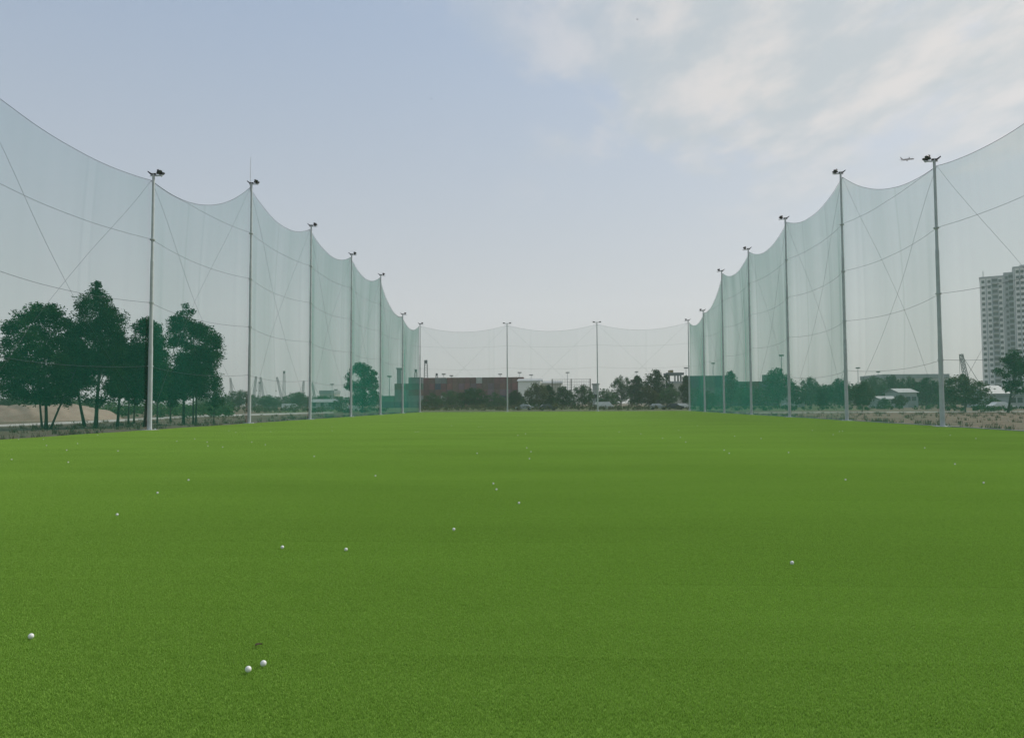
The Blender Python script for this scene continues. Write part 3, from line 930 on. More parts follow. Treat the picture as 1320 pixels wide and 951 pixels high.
CM = container_mesh()
cmesh = {}
for k in CONT:
    o = CM.build('shipping_container', M['ct_' + k]); cmesh[k] = o.data
    bpy.data.objects.remove(o)
TIER = ['bottom', 'second', 'third', 'fourth', 'fifth', 'sixth']
ORDN = ['leftmost', 'second', 'third', 'fourth', 'fifth', 'sixth', 'seventh', 'eighth', 'ninth', 'tenth', 'eleventh', 'twelfth', 'thirteenth', 'fourteenth', 'fifteenth', 'sixteenth', 'seventeenth', 'eighteenth', 'nineteenth']
rng = random.Random(12)


def stacks(px0, tiers, Y, where, group, pal, gap=0.12, endon=False):
    x = gx(px0, Y)
    for i, n_ in enumerate(tiers):
        dy = rng.uniform(-0.5, 0.5)
        for k in range(n_):
            c = rng.choice(pal)
            o = bpy.data.objects.new('shipping_container', cmesh[c]); COL.objects.link(o)
            if endon: o.rotation_euler = (0, 0, -math.pi / 2)
            o.location = (x + rng.uniform(-0.03, 0.03), Y + dy + rng.uniform(-0.04, 0.04), -0.05 + k * 2.6)
            tag(o, '%s container, %s tier of %s stack %s' % (c, TIER[k], ORDN[i], where), 'container', group)
        x += (2.44 if endon else 6.06) + gap


PAL1 = ['maroon', 'plum', 'plum', 'brown', 'maroon', 'navy', 'grey', 'red', 'brown', 'plum', 'plum', 'maroon', 'pale', 'maroon', 'brown']
stacks(541.5, [5] * 18, 330, 'from left behind the far net', 'containers stacked behind the far net', PAL1, 0.14, True)
PAL2 = ['green', 'grey', 'navy', 'green', 'brown']
stacks(490, [2, 4, 5], 318, 'behind the far left corner', 'containers stacked behind the left net', PAL2)
stacks(884, [5, 5, 5, 4, 4, 4], 325, 'from left behind the far right corner', 'containers stacked behind the right net', PAL2)
stacks(985, [5], 320, 'left of the third right pole', 'containers stacked near the third right pole', PAL2)
stacks(683, [4, 4], 335, 'behind the white warehouse', 'containers stacked behind the white warehouse', ['grey', 'grey', 'navy', 'pale'])


# ------------------------------------------------------------------ buildings
def box_part(name, m_, parent, x0, x1, y0, y1, z0, z1):
    return MB().box(x0, x1, y0, y1, z0, z1).build(name, m_, parent)


def shed(name, px0, px1, top, Y, depth, label, wall, roof, cat='building', eave=0.82, windows=0, gable=True, door=True):
    x0, x1 = gx(px0, Y), gx(px1, Y); H = hgt((px0 + px1) / 2, top, Y); W = x1 - x0
    t = thing(name, label, cat, ((x0 + x1) / 2, Y, -0.05))
    he = H * eave
    box_part('wall', M[wall], t, -W / 2, W / 2, 0, depth, 0, he)
    b = MB()
    if gable:
        o_ = 0.5
        for s in (1, -1):
            yy = 0 if s == 1 else depth
            b.quad((-W / 2 - o_, yy - s * o_, he + .02), (W / 2 + o_, yy - s * o_, he + .02), (W / 2 + o_, depth / 2, H), (-W / 2 - o_, depth / 2, H))
            b.quad((-W / 2 - o_, yy - s * o_, he - .10), (W / 2 + o_, yy - s * o_, he - .10), (W / 2 + o_, yy - s * o_, he + .02), (-W / 2 - o_, yy - s * o_, he + .02))
        for s in (-1, 1):
            b.v += [(s * (W / 2 + .01), 0, he), (s * (W / 2 + .01), depth, he), (s * (W / 2 + .01), depth / 2, H - .03)]
            b.f.append((len(b.v) - 3, len(b.v) - 2, len(b.v) - 1))
    else:
        b.box(-W / 2 - .3, W / 2 + .3, -.3, depth + .3, he + .003, H)
    b.build('roof', M[roof], t)
    for i in range(windows):
        xx = -W / 2 + W * (i + 0.5) / windows
        f = MB(); f.box(xx - .62, xx + .62, -.05, -.003, he * .42, he * .42 + 1.3); f = f.build('window', M['slab'], t)
        p = MB(); p.box(xx - .52, xx + .52, -.07, -.052, he * .42 + .1, he * .42 + 1.2); p.build('pane', M['glass'], f)
    if door:
        d = MB(); d.box(W * .28 - 1.3, W * .28 + 1.3, -.06, -.003, 0, min(3.2, he * .7)); d.build('door', M['roof_grey'], t)
    return t


shed('warehouse', 668, 697, 487, 300, 18, 'white warehouse beyond the far net, right of the container wall', 'tower_wall', 'roof_grey', eave=0.9)
shed('warehouse', 696, 724, 490, 310, 15, 'long pale shed behind the slim trees, right of the white warehouse', 'beige_wall', 'roof_white', eave=0.9)
shed('warehouse', 1140, 1224, 482, 400, 30, 'long low grey-roofed warehouse behind the trees by the first right pole', 'beige_wall', 'roof_grey', eave=0.86, gable=False)
shed('house', 1160, 1182, 500, 205, 9, 'white house with pale roof between trees, left of the first right pole', 'white_wall', 'roof_white', eave=0.78, windows=3)
shed('house', 1136, 1157, 510, 195, 8, 'low white house left of the taller white one', 'white_wall', 'roof_white', eave=0.75, windows=2)
shed('house', 1274, 1300, 496, 190, 10, 'white-roofed house at the foot of the apartment tower', 'white_wall', 'roof_white', eave=0.62, windows=3)
shed('house', 1302, 1345, 508, 165, 10, 'pale flat-roofed building at the right edge below the tower', 'white_wall', 'roof_white', eave=0.9, windows=5, gable=False)
shed('house', 1016, 1036, 510, 235, 8, 'small white-roofed house behind the third right pole', 'white_wall', 'roof_white', eave=0.7, windows=2)
shed('office_building', 867, 889, 491, 315, 12, 'dark grey building under the gantry crane near the far right corner', 'beige_wall', 'roof_grey', eave=0.92, windows=4, gable=False)
shed('shelter', 400, 441, 514, 240, 8, 'long low white shed far beyond the third and fourth left poles', 'white_wall', 'roof_white', eave=0.7, gable=True, windows=4)
shed('shelter', 412, 430, 503, 470, 14, 'dark flat-roofed block above the trees, right of the third left pole', 'beige_wall', 'roof_grey', eave=0.8, gable=False, door=False)
shed('guard_booth', 764.5, 772, 494, 240, 3, 'narrow white tower hut behind the right T-topped far pole', 'white_wall', 'roof_grey', eave=0.95, windows=1, gable=False)
shed('elevator_tower', 511.5, 517, 474, 330, 4, 'narrow dark tower block above the containers behind the left net', 'roof_grey', 'roof_grey', cat='tower', eave=0.97, gable=False, door=False)

# steel mesh screen left of the second far pole
Y = 232; xa, xb = gx(712, Y), gx(762, Y); H = hgt(735, 488, Y)
t = thing('mesh_screen', 'tall steel mesh screen with dark posts above the far trees', 'screen', (xa, Y, -0.05))
for i in range(3):
    w = (xb - xa) * (i * 0.49)
    MB().box(w - 0.16, w + 0.16, -0.16, 0.16, 0, H).build('post', M['trunking'], t)
b = MB(); n_ = 22
for i in range(n_ + 1):
    xx = (xb - xa) * 0.98 * i / n_; b.box(xx - 0.025, xx + 0.025, 0.17, 0.22, 2.2, H - 0.1)
for k in range(9):
    zz = 2.2 + (H - 2.3) * k / 8; b.box(-0.1, (xb - xa) * 0.98, 0.225, 0.27, zz - 0.03, zz + 0.03)
b.build('lattice', M['trunking'], t)

# apartment tower
Y = 450.0
x0 = gx(1268, Y); t = thing('apartment_tower', 'tall pale grey apartment tower at the right edge', 'building', (x0, Y, -0.05), R(-29))


def tx(px): return (gx(px + 3, Y) - x0) * 0.86


H1, H2, H3 = hgt(1280, 359, Y), hgt(1304, 355, Y), hgt(1315, 349, Y)
blocks = [(1265, 1297, 0.0, H1, 'tower_wall'), (1297.05, 1309, 1.2, H2, 'tower_grey'), (1309.05, 1352, -1.0, H3, 'tower_wall')]
for p0, p1, yo, hh, m_ in blocks:
    box_part('wall', M[m_], t, tx(p0), tx(p1), yo, 15, 0, hh)
    w = MB(); w.box(tx(p0) - .25, tx(p1) - 0.02 if p1 < 1350 else tx(p1) + .25, yo - .25, 15.2, hh + .003, hh + 0.9); w.build('parapet', M['tower_grey'], t)
box_part('roof_house', M['tower_grey'], t, tx(1318), tx(1334), 6, 14, H3 + .95, H3 + 2.6)
a_ = MB(); a_.tube([(tx(1270), 2, H1), (tx(1270), 2, H1 + 4.5)], 0.15, 5); a_.build('antenna', M['black_metal'], t)
fl = 3.22; nfl = 25
wm = MB(); wm.box(-.75, .75, -.04, .0, 0, 1.65); wmesh = None
wd = bpy.data.meshes.new('window'); wd.from_pydata(wm.v, [], wm.f); wd.materials.append(M['tower_glass'])
pos = []
for px, w, yo, hh in ((1269.5, 1, 0, H1), (1277.5, 1, 0, H1), (1292, 1, 0, H1), (1300.5, .8, 1.2, H2), (1314.5, 1, -1.0, H3), (1320.5, 1, -1.0, H3), (1334, 1, -1, H3), (1343, 1, -1, H3)):
    for k in range(nfl):
        z = hh - 2.9 - k * fl
        if z > 3: pos.append((tx(px), yo - .02, z, w, px))
pos.sort(key=lambda q: (q[4] > 1322, -q[2]))
rest = MB()
for i, (x, y, z, w, _) in enumerate(pos):
    if i < 100:
        o = bpy.data.objects.new('window', wd); COL.objects.link(o); o.parent = t; o.location = (x, y, z); o.scale = (w, 1, 1)
    else:
        rest.box(x - .75 * w, x + .75 * w, y - .04, y, z, z + 1.65)
o = rest.build('window', M['glass'], t); o['kind'] = 'stuff'
for px0, px1, yo, hh in ((1281.5, 1288.5, 0, H1), (1303, 1308.6, 1.2, H2)):
    for k in range(nfl - 1):
        z = hh - 3.3 - k * fl
        if z < 2: break
        g_ = MB(); g_.box(tx(px0), tx(px1), yo - .05, yo - .004, z + .2, z + 2.75); bo = g_.build('balcony', M['tower_glass'], t)
        s_ = MB(); s_.box(tx(px0) - .1, tx(px1) + .1, yo - .9, yo - .055, z - .1, z + .12)
        s_.box(tx(px0) - .1, tx(px1) + .1, yo - .9, yo - .84, z + .125, z + 0.75); s_.build('railing', M['tower_grey'], bo)
for px in (1273.5, 1281, 1289.2, 1296, 1310.5, 1317.5, 1325):
    yo = -1.0 if px > 1309 else 0
    hh = H3 if px > 1309 else H1
    box_part('pilaster', M['slab'], t, tx(px) - .22, tx(px) + .22, yo - .35, yo - .003, 0, hh - .5)


# ------------------------------------------------------------------ cranes and masts
def lattice(b, p, q, w0, w1, n_=12, r=0.07):
    p, q = Vector(p), Vector(q); d = (q - p).normalized()
    x = d.cross(Vector((0, 1, 0.01))).normalized(); y = d.cross(x)
    def cor(t): 
        w = (w0 + (w1 - w0) * t) / 2; c = p.lerp(q, t)
        return [c + x * sx * w + y * sy * w for sx, sy in ((-1, -1), (1, -1), (1, 1), (-1, 1))]
    for k in range(4): b.tube([cor(0)[k], cor(1)[k]], r, 4)
    for i in range(n_):
        a, c = cor(i / n_), cor((i + 1) / n_)
        for k in range(4): b.tube([a[k], c[(k + 1) % 4]], r * 0.6, 3, cap=False)


def crane(px, base_py, tip_px, tip_py, Y, label, m_='crane_grey', wid=1.5):
    x = gx(px, Y); zb = 2.6
    tip = at(tip_px, tip_py, Y)
    t = thing('crawler_crane', label, 'crane', (x, Y, -0.05), group='cranes on the skyline')
    for s in (-1, 1):
        b = MB(); b.box(-3, 3, s * 2 - .5, s * 2 + .5, 0, 1.1); b.build('track', M['tyre'], t)
    sgn = 1 if tip.x > x else -1
    b = MB(); b.box(-3.2, 2.4, -1.4, 1.4, 1.15, 3.2); b.box(-4.2, -2.4, -1.5, 1.5, 1.2, 2.8)
    bd = b.build('body', M['crane_yellow'], t)
    b = MB(); b.box(1.2, 2.9, -1.6, -.4, 3.22, 4.9); b.build('cab', M['glass'], bd)
    b = MB(); lattice(b, (sgn * 1.5, 0, zb), (tip.x - x, 0, tip.z), wid, wid * .55, 14, 0.12)
    bm_ = b.build('boom', M[m_], t)
    h = MB(); h.tube([(tip.x - x + sgn * .6, 0, tip.z), (tip.x - x + sgn * .6, 0, max(4, tip.z * 0.55))], 0.06, 4)
    h.box(tip.x - x + sgn * .6 - .3, tip.x - x + sgn * .6 + .3, -.3, .3, max(3.2, tip.z * 0.55 - .8), max(4, tip.z * 0.55)); h.build('hook_cable', M['black_metal'], bm_)
    g_ = MB(); g_.tube([(-sgn * 2.5, 0, 3.2), (-sgn * 2.2, 0, 7), (tip.x - x, 0, tip.z)], 0.07, 4); g_.build('pendant_rope', M['black_metal'], t)
    return t


crane(303, 505, 297, 487, 560, 'crane with short boom leaning left, left of the second left pole')
crane(323.5, 505, 330, 485, 560, 'crane with boom leaning right, just right of the second left pole')
crane(343, 509, 336, 486, 600, 'crane with boom leaning left, second from the second left pole')
crane(367, 505, 357, 486, 560, 'crane with boom leaning left, beside the tall slim tower')
crane(387, 505, 391.5, 491, 600, 'short crane leaning right, left of the third left pole')
crane(410, 506, 402, 493, 560, 'crane leaning left, just right of the third left pole')
crane(1085, 495, 1090, 469, 420, 'grey crane boom rising just left of the second right pole', wid=1.3)
crane(1256, 490, 1239, 456, 260, 'crane with striped boom leaning left, left of the apartment tower', 'crane_grey', 1.4)


def lattice_tower(px, top, Y, w, label, base=0):
    H = hgt(px, top, Y)
    t = thing('lattice_tower', label, 'tower', (gx(px, Y), Y, -0.05), group='lattice towers on the skyline')
    b = MB(); lattice(b, (0, 0, base), (0, 0, H * .92), w, w * .55, 16, 0.1); b.build('lattice', M['crane_grey'], t)
    b = MB(); b.box(-w * .3, w * .3, -w * .3, w * .3, H * .925, H); b.build('head', M['crane_grey'], t)
    return t


lattice_tower(366, 478, 560, 2.2, 'tall slim tower among the cranes, left of the third left pole')
lattice_tower(549, 464, 400, 2.6, 'lattice tower above the containers at the far left corner')
lattice_tower(536, 476, 400, 2.0, 'short lattice tower seen through the net left of the far corner pole')
lattice_tower(334.5, 492, 600, 2.0, 'short tower between two crane booms, right of the second left pole')
lattice_tower(563, 481, 400, 1.8, 'small lattice tower, second above the container wall')


def mast(px, top, Y, label, arms=2):
    H = hgt(px, top, Y)
    t = thing('light_mast', label, 'lamp mast', (gx(px, Y), Y, -0.05), group='lamp masts on the skyline')
    b = MB(); b.tube([(0, 0, 0), (0, 0, H)], [0.28, 0.13], 8); b.build('pole', M['galv'], t)
    c = MB(); c.box(-.95, .95, -.1, .1, H + .002, H + .2); c.build('cross_arm', M['galv'], t)
    for k in range(4):
        q = MB(); xx = -.75 + 0.5 * k; q.box(xx - .18, xx + .18, -.5, .3, H + .225, H + .65); q.build('lamp_head', M['black_metal'], t)
    return t


for px, top, Y, lab in [
        (572, 483, 380, 'lamp mast above the containers, right of the small lattice tower'),
        (582, 485, 400, 'short lamp mast above the containers, right of its taller neighbour'),
        (645, 483, 400, 'thin lamp mast just left of the left T-topped far pole'),
        (670, 481, 380, 'lamp mast at the left end of the white warehouse'),
        (685, 484, 390, 'lamp mast above the white warehouse roof'),
        (732, 481, 380, 'lamp mast above the steel mesh screen'),
        (821, 480, 420, 'thin lamp mast above the narrow tree, right of the far poles'),
        (885, 475, 380, 'lamp mast just left of the far right corner pole'),
        (920, 469, 400, 'lamp mast above the containers, right of the far right corner'),
        (1008.5, 459, 330, 'tall lamp mast over the large dark tree by the third right pole'),
        (1107, 475, 380, 'lamp mast just right of the second right pole'),
        (1133, 480, 420, 'short lamp mast above the wide tree'),
        (428, 496, 420, 'lamp mast right of the third left pole'),
        (433, 503, 420, 'short lamp post beside the mast near the third left pole'),
        (502, 486, 340, 'thin mast right of the lone round tree')]:
    mast(px, top, Y, lab)

# gantry crane near the far right corner
Y = 345; xa = gx(863, Y); xb = gx(878, Y); W = xb - xa; H = hgt(870, 480, Y)
t = thing('gantry_crane', 'dark portal gantry crane above the trees near the far right corner', 'crane', (xa, Y, -0.05))
for xx in (0, W):
    for yy in (0, 8): MB().box(xx - .35, xx + .35, yy - .35, yy + .35, 1.2, H - 1.2).build('leg', M['crane_grey'], t)
b = MB()
for yy in (0, 8): b.box(-1.4, W + 1.4, yy - .45, yy + .45, H - 1.19, H)
b.box(-.4, W + .4, -.3, .3, H - 4.6, H - 4.0); b.box(W / 2 - .3, W / 2 + .3, -.3, .3, H - 3.99, H - 1.2)
b.build('beam', M['crane_grey'], t)
b = MB(); b.box(W * .1, W * .4, 1, 7, H + .01, H + 1.2); b.build('trolley', M['crane_yellow'], t)
for xx in (0, W):
    b = MB()
    for yy in (-0.9, 0.9, 7.1, 8.9): b.lathe([(-.25, 0), (-.25, .62), (.25, .62), (.25, 0)], (xx, yy, .62), (1, 0, 0), 12)
    b.build('wheel', M['tyre'], t)


# ------------------------------------------------------------------ parked vehicles
def car(px, py, Y, label, paint, rz=0.0, van=False):
    t = thing('parked_van' if van else 'parked_car', label, 'van' if van else 'car', (gx(px, Y), Y, -0.05), rz, 'vehicles parked past the far net')
    L_, W = (4.9, 1.8) if van else (4.3, 1.72)
    pr = ([(-L_ / 2, .35), (-L_ / 2, 1.05), (-L_ / 2 + .05, 1.9), (1.3, 1.95), (1.95, 1.15), (L_ / 2, .95), (L_ / 2, .35)] if van else
          [(-L_ / 2, .32), (-L_ / 2, .85), (-1.7, .95), (-1.15, 1.42), (.35, 1.45), (1.05, .95), (L_ / 2 - .1, .8), (L_ / 2, .32)])
    b = MB(); n_ = len(pr)
    for s in (-1, 1):
        for (x, z) in pr: b.v.append((x, s * W / 2 * (0.86 if z > 1.2 else 1), z))
    b.f.append(tuple(range(n_))); b.f.append(tuple(range(2 * n_ - 1, n_ - 1, -1)))
    for i in range(n_):
        j = (i + 1) % n_; b.f.append((i, n_ + i, n_ + j, j))
    bd = b.build('body', M[paint], t)
    for s in (-1, 1):
        w = MB(); zt = 1.8 if van else 1.36
        w.v = [(-1.35, s * (W / 2 * .93 + .012), 1.02), (.75, s * (W / 2 * .93 + .012), 1.02), (.3, s * (W / 2 * .86 + .012), zt), (-1.1, s * (W / 2 * .86 + .012), zt)]; w.f = [(0, 1, 2, 3)]
        w.build('window', M['glass'], bd)
        for x in (-1.3, 1.35):
            q = MB(); q.lathe([(-.1, 0), (-.1, .31), (.1, .31), (.1, 0)], (x, s * (W / 2 - .08), .31), (0, 1, 0), 12); q.build('wheel', M['tyre'], t)
    return t


car(881, 519, 186, 'white car parked near the foot of the far right corner pole', 'car_white', 0.1)
car(848, 521, 180, 'silver car parked in front of the tallest far tree', 'car_silver', 0.05)
car(870, 521, 178, 'dark car parked between the silver car and the white car', 'car_dark', -0.1)
car(779, 517, 196, 'white van parked just right of the right T-topped far pole', 'car_white', 0.0, True)
car(706, 523, 176, 'dark car parked past the far net, under the slim tree', 'car_dark', 0.2)
car(675, 522, 182, 'silver car parked past the left T-topped far pole', 'car_silver', 3.1)
car(375, 517, 205, 'white van parked between the second and third left poles, far off', 'car_white', 0.3, True)
car(457, 524, 160, 'white car parked beside the lone round tree', 'car_white', 0.2)
car(1290, 523, 140, 'white car parked below the apartment tower', 'car_white', 0.1)
car(1018, 521, 200, 'silver car parked behind the third right pole', 'car_silver', 0.1)

# ------------------------------------------------------------------ golf balls
def ball_mesh():
    b = MB(); r = 0.0192; nu, nv = 24, 14
    b.v.append((0, 0, r)); 
    for j in range(1, nv):
        th = math.pi * j / nv
        for i in range(nu): b.v.append((r * math.sin(th) * math.cos(2 * math.pi * i / nu), r * math.sin(th) * math.sin(2 * math.pi * i / nu), r * math.cos(th)))
    b.v.append((0, 0, -r)); last = len(b.v) - 1
    for i in range(nu):
        k = (i + 1) % nu
        b.f.append((0, 1 + i, 1 + k)); b.f.append((last, 1 + (nv - 2) * nu + k, 1 + (nv - 2) * nu + i))
        for j in range(nv - 2):
            a = 1 + j * nu
            b.f.append((a + i, a + nu + i, a + nu + k, a + k))
    return b


o = ball_mesh().build('golf_ball', M['ball'], smooth=True); bmesh_ = o.data; bpy.data.objects.remove(o)
BALLS = [
    (40, 819.5, 'white golf ball alone near the left edge, close to the camera'),
    (320, 862, 'nearest white golf ball, left one of the close pair below the dark leaf'),
    (339.5, 854.5, 'white golf ball, right one of the close pair below the dark leaf'),
    (1021, 725, 'white golf ball alone on the right half, close to the camera'),
    (364, 705, 'white golf ball, left one of two lying level at mid distance'),
    (446, 708, 'white golf ball, right one of two lying level at mid distance'),
    (585, 682, 'white golf ball alone below the middle of the field'),
    (669, 648, 'white golf ball alone, nearest of the three in the middle'),
    (636, 623, 'small white golf ball, farther one of the tight pair in the middle'),
    (640, 630.5, 'small white golf ball, nearer one of the tight pair in the middle'),
    (484, 613, 'small white golf ball alone, left of the tight middle pair'),
    (151, 663, 'white golf ball alone on the left, in front of the first left pole'),
    (203, 635, 'white golf ball right of and beyond the lone left one'),
    (243, 618.5, 'small white golf ball below the three straight trunks'),
    (1090, 618, 'white golf ball in line with the second right pole'),
    (1268, 622, 'white golf ball near the right edge, nearer of two there'),
    (1231, 598, 'white golf ball near the right edge, farther of two there'),
    (152, 581, 'small white golf ball below the mid-height tree, left of the first pole'),
    (88, 595.5, 'small white golf ball, nearest of those under the leaning tree'),
    (86, 580, 'tiny white golf ball straight beyond the one under the leaning tree'),
    (60, 574, 'tiny white golf ball under the broad bushy tree'),
    (100, 571.5, 'tiny white golf ball left of the tallest tree trunk'),
    (15, 592, 'small white golf ball at the left edge under the broad bushy tree'),
    (56, 566, 'tiny white golf ball at the turf edge under the broad bushy tree'),
    (126, 560.5, 'tiny white golf ball at the turf edge below the tallest tree'),
    (24, 566, 'white golf ball at the turf edge by the left border'),
    (228, 568.5, 'tiny white golf ball below the leftmost of the three straight trunks'),
    (251, 565.5, 'tiny white golf ball below the right of the three straight trunks'),
    (267, 569.5, 'tiny white golf ball left of the second left pole, farther of two'),
    (268, 574.5, 'tiny white golf ball left of the second left pole, nearer of two'),
    (287, 576, 'tiny white golf ball nearest in front of the small young tree'),
    (324.5, 569.5, 'tiny white golf ball straight in front of the second left pole'),
    (336, 549.5, 'tiny white golf ball at the turf edge right of the second left pole'),
    (295, 555, 'tiny white golf ball at the turf edge left of the second left pole'),
    (304, 557, 'tiny white golf ball second from the edge left of the second left pole'),
    (405, 588, 'small white golf ball in front of the third left pole'),
    (342, 573, 'tiny white golf ball nearer and right of the second left pole'),
    (349, 556, 'tiny white golf ball between the second and third left poles'),
    (428, 550, 'tiny golf ball right of the third left pole, farther of two'),
    (428, 555, 'tiny golf ball right of the third left pole, nearer of two'),
    (535.5, 556.5, 'tiny golf ball in front of the far left corner, left of two'),
    (539, 556.2, 'tiny golf ball in front of the far left corner, right of two'),
    (582, 548.5, 'tiny golf ball far off between the far left corner and the left T-pole'),
    (617, 550, 'tiny golf ball far off, left of the left T-topped pole, left of two'),
    (620.5, 549.7, 'tiny golf ball far off, left of the left T-topped pole, right of two'),
    (615, 584, 'small golf ball in the middle, left of the left T-pole line'),
    (667.5, 561, 'tiny golf ball in front of the left T-topped pole, left of two'),
    (677.5, 559, 'tiny golf ball in front of the left T-topped pole, right of two'),
    (684.5, 582, 'small golf ball right of the left T-pole line, middle of three'),
    (682.5, 591, 'small golf ball right of the left T-pole line, nearest of three'),
    (679, 577, 'small golf ball right of the left T-pole line, farthest of three'),
    (798, 556.5, 'tiny golf ball just right of the right T-pole line'),
    (826, 559, 'tiny golf ball second to the right of the right T-pole line'),
    (854, 564.5, 'tiny golf ball below the tallest far tree'),
    (875, 554.5, 'tiny golf ball left of the far right corner, farthest of three'),
    (877, 563.5, 'tiny golf ball left of the far right corner, middle of three'),
    (884, 569.5, 'tiny golf ball left of the far right corner, nearest of three'),
    (899, 548.5, 'tiny golf ball far off, just right of the far right corner'),
    (933.5, 580, 'small golf ball below the fifth right pole, left of two'),
    (940, 584, 'small golf ball below the fifth right pole, right of two'),
    (947, 562, 'tiny golf ball between the fourth and fifth right poles'),
    (981, 565, 'tiny golf ball right of the fourth right pole'),
    (1016.5, 583, 'small golf ball straight in front of the third right pole'),
    (1192, 577, 'small golf ball left of and nearer than the first right pole'),
    (1258, 565, 'tiny golf ball right of the first right pole, farther right'),
    (1225, 560.5, 'tiny golf ball close to the foot of the first right pole'),
    (1047, 554.5, 'tiny golf ball right of the third right pole'),
    (1074, 560, 'tiny golf ball left of the second right pole, nearest of three'),
    (1082, 556, 'tiny golf ball left of the second right pole, middle of three'),
    (1086, 555.5, 'tiny golf ball left of the second right pole, closest to it of three'),
]
for px, py, lab in BALLS:
    g_ = ground(px, py, 0.0275)
    z = float(und(g_.x, g_.y)); g_ = ground(px, py, z + 0.0275)
    z = float(und(g_.x, g_.y))
    o = bpy.data.objects.new('golf_ball', bmesh_); COL.objects.link(o)
    o.location = (g_.x, g_.y, z + 0.0075 + 0.0200); o.rotation_euler = (px, py, px * py % 3)
    tag(o, lab, 'golf ball', 'golf balls lying on the turf')

# dark curled leaf by the near pair
g_ = ground(333.5, 830.5, 0.022); g_ = ground(333.5, 830.5, 0.022 + float(und(g_.x, g_.y))); zz = float(und(g_.x, g_.y)) + 0.019
b = MB(); n_ = 8
top_, bot_ = [], []
for i in range(n_ + 1):
    u = i / n_; w = 0.016 * math.sin(math.pi * u) ** 0.7 + 0.001; x = (u - .5) * 0.062; z = 0.004 * math.sin(math.pi * u)
    b.v += [(x, -w, z + 0.007), (x, 0, z), (x, w, z + 0.007)]
for i in range(n_):
    a = i * 3
    b.f += [(a, a + 3, a + 4, a + 1), (a + 1, a + 4, a + 5, a + 2)]
lf = b.build('fallen_leaf', M['dead_leaf'], loc=(g_.x, g_.y, zz)); lf.rotation_euler = (0, 0.1, R(62))
sm = lf.modifiers.new('thick', 'SOLIDIFY'); sm.thickness = 0.001
tag(lf, 'small dark curled leaf lying on the turf beyond the close ball pair', 'leaf')

# ------------------------------------------------------------------ aeroplane and birds
Y = 1950.0; c0 = at(1170, 205.5, Y); Ls = 19 / F_PX * Y
t = thing('aeroplane', 'small distant jet aeroplane climbing above the right net', 'aeroplane', tuple(c0), R(12)); t.rotation_euler = (R(0), R(-7), R(14))
t.scale = (900 / 1950,) * 3; t.location = at(1170, 205.5, 900)
h = Ls / 2
b = MB(); b.lathe([(-h, 0.2), (-h * .8, 1.0), (-h * .45, 1.95), (h * .7, 1.95), (h * .9, 1.4), (h, 0.15)], (0, 0, 0), (1, 0, 0), 14); b.build('fuselage', M['plane'], t, smooth=True)
for s in (-1, 1):
    b = MB(); v = [(4, s * 1.5, -1), (-2.5, s * 1.5, -1), (-7.5, s * 16, .6), (-5.5, s * 16, .6)]
    b.v = v + [(x, y, z + .45) for x, y, z in v]; b.f = [(0, 1, 2, 3), (7, 6, 5, 4), (0, 4, 5, 1), (1, 5, 6, 2), (2, 6, 7, 3), (3, 7, 4, 0)]
    b.build('wing', M['plane'], t)
    b = MB(); b.lathe([(-2.2, .6), (-1.5, 1.0), (1.4, 1.1), (2.0, .8)], (2.2, s * 5.4, -1.9), (1, 0, 0), 12); b.build('engine', M['plane'], t)
    b = MB(); v = [(-h * .78, s * .6, .6), (-h * .93, s * .6, .6), (-h * 1.04, s * 6, 1), (-h * .95, s * 6, 1)]
    b.v = v + [(x, y, z + .3) for x, y, z in v]; b.f = [(0, 1, 2, 3), (7, 6, 5, 4), (0, 4, 5, 1), (1, 5, 6, 2), (2, 6, 7, 3), (3, 7, 4, 0)]
    b.build('tailplane', M['plane'], t)
b = MB(); v = [(-h * .72, -.2, 1.2), (-h * .95, -.2, 1.0), (-h * 1.08, -.2, 7.2), (-h * .97, -.2, 7.2)]
b.v = v + [(x, y + .4, z) for x, y, z in v]; b.f = [(0, 1, 2, 3), (7, 6, 5, 4), (0, 4, 5, 1), (1, 5, 6, 2), (2, 6, 7, 3), (3, 7, 4, 0)]
b.build('tail_fin', M['plane'], t)


def bird(px, py, Y, label):
    b = MB()
    b.lathe([(-.16, .005), (-.1, .03), (0, .055), (.12, .04), (.17, .03), (.2, .004)], (0, 0, 0), (1, 0, 0), 8)
    b.v += [(-.2, -.05, 0), (-.2, .05, 0), (-.1, 0, .01)]; b.f.append((len(b.v) - 3, len(b.v) - 2, len(b.v) - 1))
    for s in (-1, 1):
        i = len(b.v)
        b.v += [(.06, s * .04, .02), (-.08, s * .04, .02), (-.06, s * .22, .11), (.07, s * .2, .12), (-.08, s * .44, .05)]
        b.f += [(i, i + 1, i + 2, i + 3), (i + 3, i + 2, i + 4)]
    o = b.build('bird', M['bird'], loc=tuple(at(px, py, Y))); o.rotation_euler = (0, 0, px % 3)
    return tag(o, label, 'bird', 'birds in the sky')


bird(821.5, 25.5, 190, 'tiny dark bird high in the sky left of the clouds')
bird(556, 128, 210, 'tiny dark bird in the open sky left of the cloud bank')

# ------------------------------------------------------------------ light, sky, air
SUN_AZ, SUN_EL = R(48), R(42)       # azimuth clockwise from the field axis (+Y)
sd = Vector((math.sin(SUN_AZ) * math.cos(SUN_EL), math.cos(SUN_AZ) * math.cos(SUN_EL), math.sin(SUN_EL)))
sl = bpy.data.lights.new('sun', 'SUN'); sl.energy = 1.5; sl.angle = R(16); sl.color = (1.0, 0.95, 0.87)
so = bpy.data.objects.new('sun', sl); COL.objects.link(so)
so.rotation_euler = sd.to_track_quat('Z', 'Y').to_euler()

